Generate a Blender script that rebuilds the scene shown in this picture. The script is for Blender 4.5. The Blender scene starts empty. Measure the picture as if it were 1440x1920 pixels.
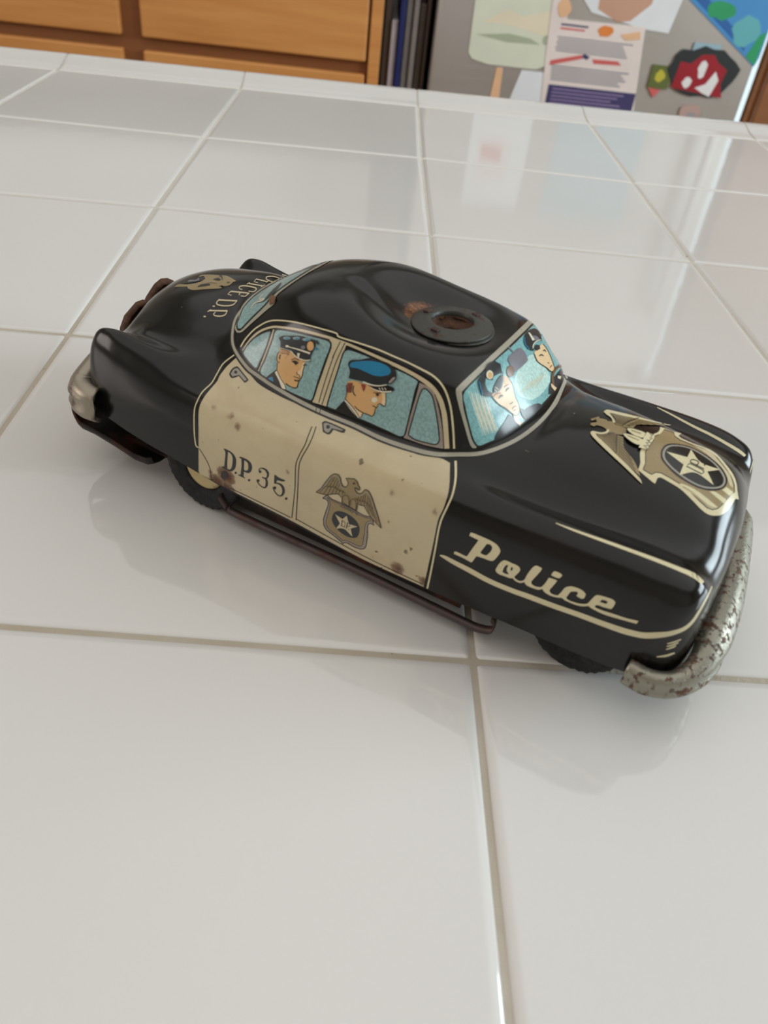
import bpy, math, random
import numpy as np
from mathutils import Vector, Matrix, Euler
from mathutils.bvhtree import BVHTree
from mathutils.geometry import delaunay_2d_cdt

random.seed(7)
scene = bpy.context.scene
COL = scene.collection
MM = 0.001

# ---------------------------------------------------------------- camera
F_PX = 1461.79                                  # focal length in pixels of a 1440x1920 frame
CAM_LOC = Vector((267.520, -742.710, 155.328))  # mm, tile plane is z = 0
CAM_EUL = (0.88314303, -0.09674788, 0.00885150)
cd = bpy.data.cameras.new('camera')
cam = bpy.data.objects.new('camera', cd); COL.objects.link(cam)
cam.location = CAM_LOC * MM; cam.rotation_euler = CAM_EUL
cd.sensor_fit = 'VERTICAL'; cd.sensor_height = 36; cd.sensor_width = 27
cd.lens = F_PX / 1920 * 36
cd.clip_start = 0.01; cd.clip_end = 50
cd.dof.use_dof = True; cd.dof.focus_distance = 0.27; cd.dof.aperture_fstop = 20.0
scene.camera = cam

# ---------------------------------------------------------------- world, lights, exposure
w = bpy.data.worlds.new('world'); scene.world = w; w.use_nodes = True
bgn = w.node_tree.nodes['Background']
bgn.inputs[0].default_value = (0.75, 0.85, 1.0, 1); bgn.inputs[1].default_value = 0.6

def area(name, loc, target, sx, sy, power, col):
    d = bpy.data.lights.new(name, 'AREA'); d.shape = 'RECTANGLE'; d.size = sx; d.size_y = sy
    d.energy = power; d.color = col
    o = bpy.data.objects.new(name, d); COL.objects.link(o); o.location = loc
    o.rotation_euler = (Vector(target) - Vector(loc)).to_track_quat('-Z', 'Y').to_euler()
    return o
area('window_light', (2.66, -0.55, 0.62), (0.3, -0.55, 0.2), 1.5, 0.85, 47, (0.80, 0.94, 1.0))
area('window_light', (-2.16, -0.9, 0.75), (0.3, -0.6, 0.1), 1.1, 0.9, 12, (1.0, 0.86, 0.78))
area('ceiling_lamp', (0.3, -0.2, 1.62), (0.3, -0.2, 0), 3.6, 3.4, 21.5, (0.99, 0.97, 0.96))  # added broad fill for bounced ceiling light, no fixture there

vs = scene.view_settings
vs.view_transform = 'Standard'; vs.look = 'None'; vs.exposure = 0.07; vs.gamma = 1.0
vs.use_curve_mapping = False
scene.display_settings.display_device = 'sRGB'

# ---------------------------------------------------------------- helpers
def tag(o, label=None, cat=None, group=None, kind=None):
    if label: o['label'] = label
    if cat: o['category'] = cat
    if group: o['group'] = group
    if kind: o['kind'] = kind
    return o

def empty(name, loc=(0, 0, 0), rz=0.0):
    o = bpy.data.objects.new(name, None); COL.objects.link(o)
    o.empty_display_size = 0.02
    o.location = loc; o.rotation_euler = (0, 0, rz)
    return o

def s2l(c):
    return tuple((v / 255 / 12.92) if v / 255 <= 0.04045 else ((v / 255 + 0.055) / 1.055) ** 2.4 for v in c)

class NB:
    """small node-tree builder"""
    def __init__(self, name):
        self.m = bpy.data.materials.new(name); self.m.use_nodes = True
        self.t = self.m.node_tree; self.n = self.t.nodes; self.l = self.t.links
        self.b = self.n['Principled BSDF']
    def node(self, typ, **kw):
        x = self.n.new(typ)
        for k, v in kw.items():
            if k.startswith('i_'):
                x.inputs[k[2:].replace('_', ' ')].default_value = v
            else: setattr(x, k, v)
        return x
    def link(self, a, b): self.l.new(a, b)
    def coord(self, kind='Object'):
        return self.node('ShaderNodeTexCoord').outputs[kind]
    def noise(self, scale, detail=4, rough=0.55, vec=None):
        x = self.node('ShaderNodeTexNoise'); x.inputs['Scale'].default_value = scale
        x.inputs['Detail'].default_value = detail; x.inputs['Roughness'].default_value = rough
        self.link(vec if vec is not None else self.coord(), x.inputs['Vector']); return x.outputs['Fac']
    def ramp(self, fac, stops, interp='LINEAR'):
        x = self.node('ShaderNodeValToRGB'); x.color_ramp.interpolation = interp
        e = x.color_ramp.elements
        while len(e) < len(stops): e.new(0.5)
        for k, (p, c) in enumerate(stops):
            e[k].position = p; e[k].color = (c[0], c[1], c[2], 1) if hasattr(c, '__len__') else (c, c, c, 1)
        self.link(fac, x.inputs[0]); return x.outputs[0]
    def mix(self, fac, a, b, blend='MIX'):
        x = self.node('ShaderNodeMix'); x.data_type = 'RGBA'; x.blend_type = blend
        for s, v in ((0, fac), (6, a), (7, b)):
            if hasattr(v, 'links') or hasattr(v, 'is_linked'): self.link(v, x.inputs[s])
            else: x.inputs[s].default_value = (v if s == 0 else (*v[:3], 1))
        return x.outputs[2]
    def math(self, op, a, b=0.0):
        x = self.node('ShaderNodeMath'); x.operation = op
        for s, v in ((0, a), (1, b)):
            if hasattr(v, 'is_linked'): self.link(v, x.inputs[s])
            else: x.inputs[s].default_value = v
        return x.outputs[0]
    def bump(self, h, strength=0.2, dist=0.001):
        x = self.node('ShaderNodeBump'); x.inputs['Strength'].default_value = strength
        x.inputs['Distance'].default_value = dist
        self.link(h, x.inputs['Height']); self.link(x.outputs[0], self.b.inputs['Normal'])
    def set(self, **kw):
        for k, v in kw.items():
            i = self.b.inputs[k.replace('_', ' ')]
            if hasattr(v, 'is_linked'): self.link(v, i)
            else: i.default_value = (*v, 1) if hasattr(v, '__len__') and len(v) == 3 else v
        return self.m

def plain(name, col, rough=0.5, metal=0.0, vary=0.12, scale=30, coat=0.0, bump=0.0, spec=0.5):
    n = NB(name); c = s2l(col)
    f = n.noise(scale)
    a = tuple(min(1, v * (1 + vary)) for v in c); b = tuple(v * (1 - vary) for v in c)
    n.set(Base_Color=n.ramp(f, [(0.3, b), (0.7, a)]), Roughness=rough, Metallic=metal, Coat_Weight=coat, Specular_IOR_Level=spec)
    if bump: n.bump(n.noise(scale * 6), bump, 0.0005)
    return n.m

def mesh(name, verts, faces, mat, parent=None, smooth=False, scale=MM, normals=None, midx=None):
    me = bpy.data.meshes.new(name)
    me.from_pydata([tuple(c * scale for c in v) for v in verts], [], faces)
    for m in (mat if isinstance(mat, (list, tuple)) else [mat]): me.materials.append(m)
    if midx is not None: me.polygons.foreach_set('material_index', midx)
    if smooth: me.polygons.foreach_set('use_smooth', [True] * len(me.polygons))
    me.update()
    if normals is not None:
        me.polygons.foreach_set('use_smooth', [True] * len(me.polygons))
        me.normals_split_custom_set_from_vertices([tuple(n) for n in normals])
    o = bpy.data.objects.new(name, me); COL.objects.link(o)
    if parent: o.parent = parent
    return o

def box_geo(x0, x1, y0, y1, z0, z1, bev=0.0):
    """box with chamfered edges when bev > 0 (48 faces at most)"""
    if bev <= 0:
        v = [(x, y, z) for x in (x0, x1) for y in (y0, y1) for z in (z0, z1)]
        f = [(0, 1, 3, 2), (4, 6, 7, 5), (0, 4, 5, 1), (2, 3, 7, 6), (0, 2, 6, 4), (1, 5, 7, 3)]
        return v, f
    import bmesh
    bm = bmesh.new(); bmesh.ops.create_cube(bm, size=1)
    for q in bm.verts:
        q.co = ((x0 + x1) / 2 + q.co.x * (x1 - x0), (y0 + y1) / 2 + q.co.y * (y1 - y0), (z0 + z1) / 2 + q.co.z * (z1 - z0))
    bmesh.ops.bevel(bm, geom=bm.edges[:], offset=bev, segments=2, affect='EDGES', profile=0.5)
    bm.verts.ensure_lookup_table()
    v = [tuple(q.co) for q in bm.verts]; f = [[q.index for q in p.verts] for p in bm.faces]
    bm.free(); return v, f

def box(name, x0, x1, y0, y1, z0, z1, mat, parent=None, bev=0.0):
    v, f = box_geo(x0, x1, y0, y1, z0, z1, bev)
    return mesh(name, v, f, mat, parent)

def join_geo(parts):
    V, Fc = [], []
    for v, f in parts:
        b = len(V); V += list(v); Fc += [tuple(i + b for i in q) for q in f]
    return V, Fc

# ================================================================ the room
m_wall = plain('painted_wall', (205, 198, 186), 0.8, scale=4, vary=0.03)
m_ceil = plain('ceiling_paint', (228, 225, 218), 0.9, scale=4, vary=0.02)
m_floor = plain('floor_boards', (120, 92, 66), 0.45, scale=3, vary=0.15)
m_white = plain('white_paint', (225, 226, 224), 0.4, scale=8, vary=0.02)
def setting(o): o['kind'] = 'structure'; return o
def sbox(name, *a, mat, bev=0): return setting(box(name, *a, mat, None, bev))
sbox('floor', -2200, 2700, -2600, 1950, -960, -910, mat=m_floor)
sbox('ceiling', -2200, 2700, -2600, 1950, 1650, 1700, mat=m_ceil)
sbox('wall_back', -2200, 2700, 1950, 2010, -910, 1650, mat=m_wall)
sbox('wall_front', -2200, 2700, -2660, -2600, -910, 1650, mat=m_wall)
def holed_wall(name, X0, X1, y0, y1, z0, z1):
    g = [box_geo(X0, X1, -2600, y0, -910, 1650), box_geo(X0, X1, y1, 1950, -910, 1650),
         box_geo(X0, X1, y0, y1, -910, z0), box_geo(X0, X1, y0, y1, z1, 1650)]
    v, f = join_geo(g); return setting(mesh(name, v, f, m_wall))
holed_wall('wall_right', 2700, 2760, -1320, 220, 180, 1060)
holed_wall('wall_left', -2260, -2200, -1460, -340, 290, 1210)
def window(n, X, y0, y1, z0, z1):
    e = setting(empty('window_%d' % n, (X * MM, (y0 + y1) / 2 * MM, z0 * MM)))
    cy = (y0 + y1) / 2; h = z1 - z0; b = (y1 - y0) / 2
    g = [box_geo(-25, 25, -b, -b + 45, 0, h), box_geo(-25, 25, b - 45, b, 0, h), box_geo(-25, 25, -b, b, 0, 45),
         box_geo(-25, 25, -b, b, h - 45, h), box_geo(-20, 20, -18, 18, 0, h)]
    v, f = join_geo(g); mesh('window_frame', v, f, m_white, e)
window(1, 2730, -1320, 220, 180, 1060)
window(2, -2230, -1460, -340, 290, 1210)

# ================================================================ background across the aisle
FY = 1250.0
def bgp(X, Z):   # point given on the plane Y=900, moved along its sight line to the fridge plane
    k = (FY - CAM_LOC.y) / (900 - CAM_LOC.y)
    return CAM_LOC.x + (X - CAM_LOC.x) * k, CAM_LOC.z + (Z - CAM_LOC.z) * k

def wood(name, c0, c1, rough=0.42):
    n = NB(name); mp = n.node('ShaderNodeMapping'); n.link(n.coord(), mp.inputs[0]); mp.inputs['Scale'].default_value = (2, 8, 26)
    f = n.noise(2.2, 6, 0.6, mp.outputs[0]); g = n.noise(1.3, 2, 0.5)
    c = n.mix(0.35, n.ramp(f, [(0.3, s2l(c0)), (0.7, s2l(c1))]), n.ramp(g, [(0.3, s2l(c0)), (0.7, s2l(c1))]))
    return n.set(Base_Color=c, Roughness=rough)
m_front = wood('honey_maple', (208, 138, 72), (232, 166, 98))
m_frame = wood('darker_maple_frame', (134, 84, 48), (154, 100, 60))  # darker frame maple, with the shade of the gaps mixed into its colour
m_cabin = wood('cabinet_side', (150, 92, 48), (170, 108, 60))

cabt = empty('kitchen_cabinet', (-0.25, FY * MM + 0.02, -0.905))
tag(cabt, 'honey maple kitchen cabinet with overlay drawers across the aisle, left of the fridge', 'cabinet')
def cb(name, x0, x1, y0, y1, z0, z1, mat, bev=0, parent=cabt):
    return box(name, x0 + 250, x1 + 250, y0 - FY - 20, y1 - FY - 20, z0 + 905, z1 + 905, mat, parent, bev)
zt, zb = bgp(0, -117.0)[1], bgp(0, -138)[1]
xs0, xs1 = bgp(-197, 0)[0], bgp(-160, 0)[0]
xr = bgp(245, 0)[0]; xe = bgp(271, 0)[0]
# carcass and face frame in shade-darkened maple, drawer fronts overlaid 20 mm proud
cb('body', -1300, xe, FY + 20, FY + 620, -905, -40, m_cabin)
cb('face_frame', -1300, xr + 4, FY + 2, FY + 19.5, -820, -41, m_frame)
cb('end_stile', xr + 6, xe, FY - 14, FY + 19.5, -905, -41, m_front, 2)
for (a, b) in ((-1285, xs0 - 780), (xs0 - 740, xs0), (xs1, xr)):
    dr = cb('drawer', a, b, FY - 18, FY + 1.5, zt, -46, m_front, 4)
    dk = cb('drawer', a, b, FY - 18, FY + 1.5, zb - 180, zb, m_front, 4)
    db = cb('door', a, b, FY - 18, FY + 1.5, -815, zb - 210, m_front, 4)
m_ctop = plain('opposite_worktop', (196, 188, 176), 0.3, scale=20, vary=0.05)
wt = box('worktop', -1300, xe + 6, FY - 25, FY + 640, -39.5, 0, m_ctop, None, 4)
tag(wt, 'pale worktop slab on top of the maple cabinet across the aisle', 'worktop')
wb = box('wall_cabinet', -1300, xe, FY + 340, 1949, 480, 1200, m_white, None, 3)
tag(wb, 'white wall cabinet hung above the pale worktop across the aisle', 'cabinet')

# ---- things standing upright in the slot between cabinet and fridge
m_navy = plain('navy_board', (26, 38, 96), 0.5)
m_grey = plain('dull_grey_board', (136, 126, 120), 0.5)
m_dgrey = plain('dark_brown_board', (84, 70, 62), 0.5)
m_lil = plain('lilac_board', (196, 188, 196), 0.5)
m_tan = plain('tan_board', (140, 120, 104), 0.5)
def slot(name, X0, X1, dy, h, mat, label, cat='tray', lean=0.0):
    x0 = bgp(X0, 0)[0]; x1 = bgp(X1, 0)[0]
    o = box(name, 0, x1 - x0, 0, 380, 0, h, mat, None, 2)
    o.location = (x0 * MM, (FY + dy) * MM, -0.909); o.rotation_euler = (0, lean, 0)
    tag(o, label, cat, 'flat boards stored upright beside the fridge'); return o
slot('upright_board', 275, 286, 30, 950, m_dgrey, 'dark board stored upright against the maple cabinet end', 'board')
slot('upright_board', 288, 299, 22, 815, m_lil, 'short pale lilac board standing left of the navy board', 'board')
slot('upright_board', 301, 311, 14, 1000, m_navy, 'navy blue board standing upright between cabinet and fridge', 'board')
slot('upright_board', 313, 324, 30, 860, m_grey, 'short grey board standing right of the navy board', 'board')
slot('upright_board', 326, 335, 24, 960, m_grey, 'tall grey board in the middle of the upright boards', 'board')
slot('upright_board', 337, 348, 34, 850, m_dgrey, 'low dark brown board right of the tall grey board', 'board')
slot('upright_board', 350, 357, 40, 960, m_dgrey, 'tall dark brown board nearest the fridge', 'board')

# ---- fridge
def steel():
    n = NB('brushed_steel'); mp = n.node('ShaderNodeMapping'); n.link(n.coord(), mp.inputs[0]); mp.inputs['Scale'].default_value = (1, 1, 60)
    f = n.noise(6, 4, 0.6, mp.outputs[0])
    g = n.noise(2.2, 2, 0.5)
    return n.set(Base_Color=n.ramp(g, [(0.3, s2l((190, 182, 174))), (0.7, s2l((214, 208, 202)))]), Metallic=0.55, Roughness=n.ramp(f, [(0.3, 0.32), (0.7, 0.42)]))
m_steel = steel()
m_gask = plain('grey_gasket', (110, 118, 114), 0.6)
fx0 = bgp(366, 0)[0]; fx1 = bgp(962, 0)[0]
fr = empty('refrigerator', ((fx0 + fx1) / 2 * MM, (FY + 300) * MM, -0.909))
tag(fr, 'stainless steel refrigerator covered with papers and magnets, behind the counter', 'refrigerator')
def fb(name, x0, x1, y0, y1, z0, z1, mat, bev=0, parent=fr):
    cx = (fx0 + fx1) / 2
    return box(name, x0 - cx, x1 - cx, y0 - FY - 300, y1 - FY - 300, z0 + 909, z1 + 909, mat, parent, bev)
fb('body', fx0 + 4, fx1 - 4, FY + 50, FY + 620, -900, 860, m_gask, 4)
d1 = fb('door', fx0, fx1, FY, FY + 48, -360, 860, m_steel, 9)
d2 = fb('drawer', fx0, fx1, FY, FY + 48, -880, -372, m_steel, 9)
hx = fx1 - 55
fb('handle', hx - 11, hx + 11, FY - 52, FY - 34, 90, 700, m_steel, 7, d1)
for zz in (110, 680):
    fb('handle_mount', hx - 8, hx + 8, FY - 35, FY + 1, zz - 10, zz + 10, m_steel, 3, d1)
# wooden tall cabinet right of the fridge with a made-up glowing strip beside it
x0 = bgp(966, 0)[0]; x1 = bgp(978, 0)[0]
gtrim = setting(empty('window_3', ((x0 + x1) / 2 * MM, (FY + 30) * MM, -0.905)))   # bright trim edge made emissive; its reflected daylight is added as glow
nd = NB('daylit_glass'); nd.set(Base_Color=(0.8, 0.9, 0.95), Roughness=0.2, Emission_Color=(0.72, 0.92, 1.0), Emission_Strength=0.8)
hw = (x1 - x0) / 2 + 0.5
box('pane', -hw, hw, -2, 2, 0, 1800, nd.m, gtrim)  # emissive strip, no real pane: glow stands in for the edge's reflected daylight
box('window_frame', -hw, hw, 3, 30, 0, 1800, m_white, gtrim)  # white backing of the glowing strip, not a window frame
tc = empty('tall_cabinet', ((x1 + 300) * MM, (FY + 10) * MM, -0.909))
tag(tc, 'brown wooden tall cabinet at the right of the refrigerator', 'cabinet')
box('body', -292, 300, 0, 600, 0, 1900, m_cabin, tc, 4)
box('door', -285, 295, -19, -1, 60, 1890, m_frame, tc, 4)

# ---- papers and magnets on the fridge door: thin sheets, print as flat inset shapes
CNT = {}
def sheet(name, pts, mat, label, cat, dy=1.0, th=0.5, shapes=()):
    """pts: outline on the Y=900 plane; shapes: (points, material) printed on it"""
    P = [bgp(*p) for p in pts]
    cx = sum(p[0] for p in P) / len(P); cz = min(p[1] for p in P)
    Y = FY - dy
    n = len(P)
    v = [(x - cx, -th, z - cz) for x, z in P] + [(x - cx, 0, z - cz) for x, z in P]
    f = [tuple(range(n)), tuple(range(2 * n - 1, n - 1, -1))] + [(i, i + n, (i + 1) % n + n, (i + 1) % n) for i in range(n)]
    o = mesh(name, v, f, mat); o.location = (cx * MM, Y * MM, cz * MM)
    tag(o, label, cat)
    k = 0
    groups = {}
    for pp, m, nm in shapes:
        groups.setdefault(nm if 'picture' not in nm else (nm, len(groups)), []).append((pp, m))
    for nm, lst in groups.items():
        V, Fc, MI, mats = [], [], [], []
        for pp, m in lst:
            k += 1
            Q = [bgp(*p) for p in pp]; b = len(V)
            V += [(x - cx, -th - 0.12 - 0.03 * k, z - cz) for x, z in Q]; Fc.append(tuple(range(b, b + len(Q))))
            if m not in mats: mats.append(m)
            MI.append(mats.index(m))
        mesh(nm if isinstance(nm, str) else nm[0], V, Fc, mats, o, midx=MI)
    return o
def rc(x0, x1, z0, z1): return [(x0, z0), (x1, z0), (x1, z1), (x0, z1)]
def blob(cx, cz, rx, rz, n=14, seed=0, j=0.18):
    r = random.Random(seed)
    return [(cx + rx * math.cos(a) * (1 + r.uniform(-j, j)), cz + rz * math.sin(a) * (1 + r.uniform(-j, j))) for a in [i * 2 * math.pi / n for i in range(n)]]
P = {k: plain('paper_' + k, tuple(min(244, v * 1.08) for v in c), 0.55, vary=0.05, scale=14) for k, c in dict(cream=(214, 216, 196), warm=(232, 214, 188), pale=(226, 222, 220), pinkish=(232, 212, 206), grey=(150, 146, 150), red=(206, 96, 92), navy=(62, 56, 98), blue=(70, 140, 196), dkblue=(40, 96, 160), green=(42, 150, 96), teal=(96, 170, 176), white=(222, 224, 230), skin=(196, 152, 128), orange=(220, 130, 60), black=(38, 42, 42), crimson=(150, 20, 34), olive=(96, 104, 50), yellow=(190, 176, 60), palebl=(150, 178, 190), lilac=(150, 130, 170), ltorange=(230, 180, 140), sage=(168, 176, 150), beige=(180, 150, 140)).items()}
sheet('paper_note', [(432, -85), (440, -94), (470, -100), (560, -100), (578, -92), (582, 20), (580, 120), (430, 120), (431, -30)], P['cream'],
      'cream green paper with rounded corners on the fridge, left of the flyer', 'paper', 1,
      shapes=[([(450, -35), (490, -12), (520, -20), (560, -8), (578, -12), (578, -50), (560, -45), (520, -38), (480, -34)], P['warm'], 'printed_picture'),
              ([(440, -55), (500, -48), (540, -52), (560, -60), (500, -62)], P['sage'], 'printed_picture'),
              (blob(572, -52, 9, 9, seed=3), P['sage'], 'printed_picture')])
sheet('paper_slip', [(484, -160), (502, -160), (500, -103), (488, -103)], P['ltorange'], 'narrow orange slip hanging under the cream paper on the fridge', 'paper', 1)  # reflection on the steel painted as a thin coloured sheet
sheet('paper_slip', [(520, -160), (582, -160), (580, -103), (535, -103)], P['white'], 'pale lilac slip low on the fridge, left of the flyer', 'paper', 1)  # another steel reflection laid on as a pale sheet
bars = []
for i, z in enumerate([-24, -30]):
    bars.append((rc(590, 640 - 5 * i, z - 2, z + 1), P['navy' if i == 0 else 'red'], 'headline'))
for i in range(6):
    z = -44 - i * 4.2
    bars.append((rc(588 + (i % 2) * 2, 728 - (i * 17 % 20), z - 1.4, z + 1.0), P['grey'], 'printed_text'))
bars.append(([(584, -82), (640, -68), (642, -74), (584, -90)], P['red'], 'printed_ribbon'))
bars.append(([(660, -73), (708, -72), (716, -78), (664, -80)], P['red'], 'printed_ribbon'))
bars.append(([(643, -66), (655, -70), (650, -75), (640, -72)], P['navy'], 'printed_ribbon'))
for i in range(6):
    z = -90 - i * 4.4
    bars.append((rc(588 + i * 0.6, 734 - (i * 13 % 18), z - 1.4, z + 1.2), P['grey'], 'printed_text'))
bars.append((rc(590, 757, -157, -121), P['navy'], 'printed_footer'))
for i in range(5):
    z = -127 - i * 6
    bars.append((rc(598, 735 - (i * 11 % 30), z - 1.2, z + 0.8), P['lilac'], 'printed_footer'))
bars.append((blob(672, -28, 14, 9, seed=5), P['orange'], 'printed_picture'))
bars.append((blob(590, 0, 12, 14, seed=6), P['ltorange'], 'printed_picture'))
bars.append(([(700, -30), (735, -22), (738, -34), (712, -38)], P['ltorange'], 'printed_picture'))
sheet('flyer', [(584, -170), (764, -170), (742, -14), (600, -16), (585, 20), (566, 20), (572, -60)], P['pinkish'],
      'white flyer with grey text, red ribbon and navy footer on the fridge', 'flyer', 2.4, shapes=bars)
sheet('photo_card', [(606, 120), (606, 30), (640, -2), (742, -18), (786, -20), (796, 40), (800, 120)], P['white'],
      'white card with a brown shape, upper middle of the fridge', 'card', 1.0,
      shapes=[([(650, 4), (690, -12), (712, -8), (742, 20), (760, 120), (640, 120)], P['skin'], 'printed_picture')])
sheet('painting', [(806, 34), (960, -56), (964, -40), (964, 140), (800, 140)], P['blue'],
      'blue and green painted sheet hanging tilted at the upper right of the fridge', 'painting', 1.2,
      shapes=[([(812, 38), (932, -34), (932, -20), (830, 44)], P['dkblue'], 'painted_area'),
              (blob(868, 24, 30, 14, seed=8), P['green'], 'painted_area'),
              (blob(925, -2, 26, 24, seed=9), P['teal'], 'painted_area'),
              ([(938, -42), (960, -54), (962, 0), (950, -8)], P['green'], 'painted_area')])
sheet('magnet', blob(868, -74, 66, 40, 22, 11, 0.10), P['black'], 'large dark magnet with a red centre at the right of the fridge', 'magnet', 3.2, 2.4,
      shapes=[([(818, -104), (822, -60), (842, -62), (858, -46), (880, -44), (892, -56), (912, -66), (908, -90), (918, -112), (870, -108)], P['crimson'], 'printed_picture'),
              (blob(866, -68, 8, 15, seed=13), P['pale'], 'printed_picture'), (blob(845, -93, 9, 9, seed=14), P['pale'], 'printed_picture'),
              ([(862, -100), (880, -92), (892, -70), (902, -84), (894, -112), (880, -108)], P['pale'], 'printed_picture')])
sheet('magnet', rc(838, 888, -52, -28), P['palebl'], 'small pale blue magnet above the large dark magnet', 'magnet', 2.4, 2)
sheet('magnet', rc(774, 812, -108, -70), P['olive'], 'small square olive magnet with a yellow spot, left of the large dark magnet', 'magnet', 2.4, 2,
      shapes=[(blob(792, -88, 9, 10, seed=15), P['yellow'], 'printed_spot')])
sheet('magnet', [(776, -108), (800, -110), (790, -124)], P['red'], 'tiny red heart shaped magnet under the olive magnet', 'magnet', 2.4, 2)
sheet('magnet', blob(868, -140, 20, 13, 12, 17), P['beige'], 'small beige magnet low on the fridge, below the large dark magnet', 'magnet', 2.4, 2,
      shapes=[(blob(872, -146, 9, 5, seed=18), P['grey'], 'printed_spot')])
# higher sheets, seen only as reflections in the glazed tiles
def hsheet(name, x0, x1, z0, z1, mat, label, sh=()):
    k = (FY - CAM_LOC.y) / (900 - CAM_LOC.y)
    inv = lambda x, z: (CAM_LOC.x + (x - CAM_LOC.x) / k, CAM_LOC.z + (z - CAM_LOC.z) / k)
    return sheet(name, [inv(x0, z0), inv(x1, z0), inv(x1, z1), inv(x0, z1)], mat, label, 'paper', 1.0,
                 shapes=[([inv(*q) for q in pp], m, 'printed_picture') for pp, m in sh])
hsheet('calendar', 700, 910, 230, 470, P['palebl'], 'pale blue calendar high on the fridge, reflected in the tiles')
hsheet('drawing', 500, 640, 240, 460, P['white'], 'white drawing with pink patches high on the fridge, reflected in the tiles',
       [(rc(520, 600, 300, 400), P['pinkish']), (rc(530, 580, 320, 360), P['red'])])

# ================================================================ tiled counter
S = 152.4
n = NB('white_glazed_tile')
f = n.noise(5, 2, 0.5); f2 = n.noise(60, 3, 0.6)
sp = n.ramp(n.noise(420, 2, 0.5), [(0.0, 1.0), (0.80, 1.0), (0.83, 0.55)])
c = n.mix(1.0, n.ramp(f, [(0.3, s2l((212, 210, 207))), (0.7, s2l((219, 217, 214)))]), sp, 'MULTIPLY')
n.set(Base_Color=c, Roughness=0.06, Coat_Weight=0.0, IOR=1.68, Specular_IOR_Level=0.5)
n.bump(n.mix(0.12, n.noise(9, 1, 0.4), f2), 0.10, 0.0035)
m_tile = n.m
n = NB('tile_grout')
g = n.noise(90, 5, 0.7); g2 = n.noise(14, 3, 0.6)
sy = n.node('ShaderNodeSeparateXYZ'); n.link(n.coord(), sy.inputs[0])
near = n.ramp(n.math('MULTIPLY', n.math('ADD', sy.outputs[1], 0.6), 1.0), [(0.36, 1.0), (0.72, 0.12)])   # stained near side; far grout paler, its reflected light put into the colour
c = n.mix(n.math('MULTIPLY', near, n.ramp(g2, [(0.3, 0.55), (0.65, 1.0)])), n.ramp(g, [(0.3, s2l((214, 210, 202))), (0.7, s2l((226, 222, 214)))]), s2l((168, 156, 136)))
c = n.mix(n.ramp(n.noise(260, 3, 0.6), [(0.70, 0.0), (0.76, 0.85)]), c, s2l((84, 66, 50)))
n.set(Base_Color=c, Roughness=0.85); n.bump(n.noise(500, 4, 0.7), 0.6, 0.0006)
m_grout = n.m
OFF = {(2, 1): (-.5, 3.1), (2, 2): (.2, 1.7), (1, 1): (-1, -3.2), (1, 2): (-1.2, 3.0), (3, 1): (.8, -2.8), (3, 2): (-.6, 1.1), (1, 3): (0, 1.4), (2, 4): (0, -.7),
       (0, 0): (-1, 0.3), (1, 0): (-.3, 5.2), (2, 0): (1.2, 11.0), (3, 0): (3.0, 15.5), (4, 0): (8, 25), (5, 0): (9, 32), (6, 0): (9, 39),
       (4, 1): (1, 3), (4, 2): (0, 2), (3, 3): (0, 0), (0, 1): (-1, -3), (0, 2): (-1, -2), (-1, 0): (-1, -7), (-2, 0): (-1, -13), (-3, 0): (-1, -19)}
def gp(i, j):
    a = OFF.get((i, j), (0, 0)); return (i * S + a[0], -j * S + a[1])
ctr = empty('tiled_counter', (0.3, -0.3, -0.90))
tag(ctr, 'white glazed tile counter with tan grout, the toy car standing on it', 'counter')
CO = Vector((300, -300, -900))
def cmesh(name, v, f, mat, **k):
    return mesh(name, [(a - CO.x, b - CO.y, c2 - CO.z) for a, b, c2 in v], f, mat, ctr, **k)
def tile(i, j):
    a, b, c_, d = gp(i, j), gp(i + 1, j), gp(i + 1, j + 1), gp(i, j + 1)      # far-left, far-right, near-right, near-left
    Q = [Vector(d), Vector(c_), Vector(b), Vector(a)]                        # ccw seen from above
    rings = [(0.45, -2.6, (1.0, 0.0)), (0.55, -1.0, (0.93, 0.36)), (1.15, -0.36, (0.60, 0.80)), (2.1, -0.06, (0.24, 0.97)), (3.6, 0.0, (0.0, 1.0))]
    V, N, Fc = [], [], []
    for ins, z, (h, u) in rings:
        for k in range(4):
            p, pv, nx = Q[k], Q[k - 1], Q[(k + 1) % 4]
            e1 = (pv - p).normalized(); e2 = (nx - p).normalized()
            r = 0.8
            for e, o_ in ((e1, e2), (e2, e1)):
                q = p + (e1 + e2) * ins + e * r
                out = -o_
                V.append((q.x, q.y, z)); nn = Vector((out.x * h, out.y * h, u)).normalized(); N.append(nn)
    m = 8
    for r in range(len(rings) - 1):
        for k in range(m):
            Fc.append((r * m + k, r * m + (k + 1) % m, (r + 1) * m + (k + 1) % m, (r + 1) * m + k))
    Fc.append(tuple((len(rings) - 1) * m + k for k in range(m)))
    return cmesh('tile', V, Fc, m_tile, normals=N)
for j in range(0, 6):
    for i in range(-3, 6):
        tile(i, j)
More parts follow.
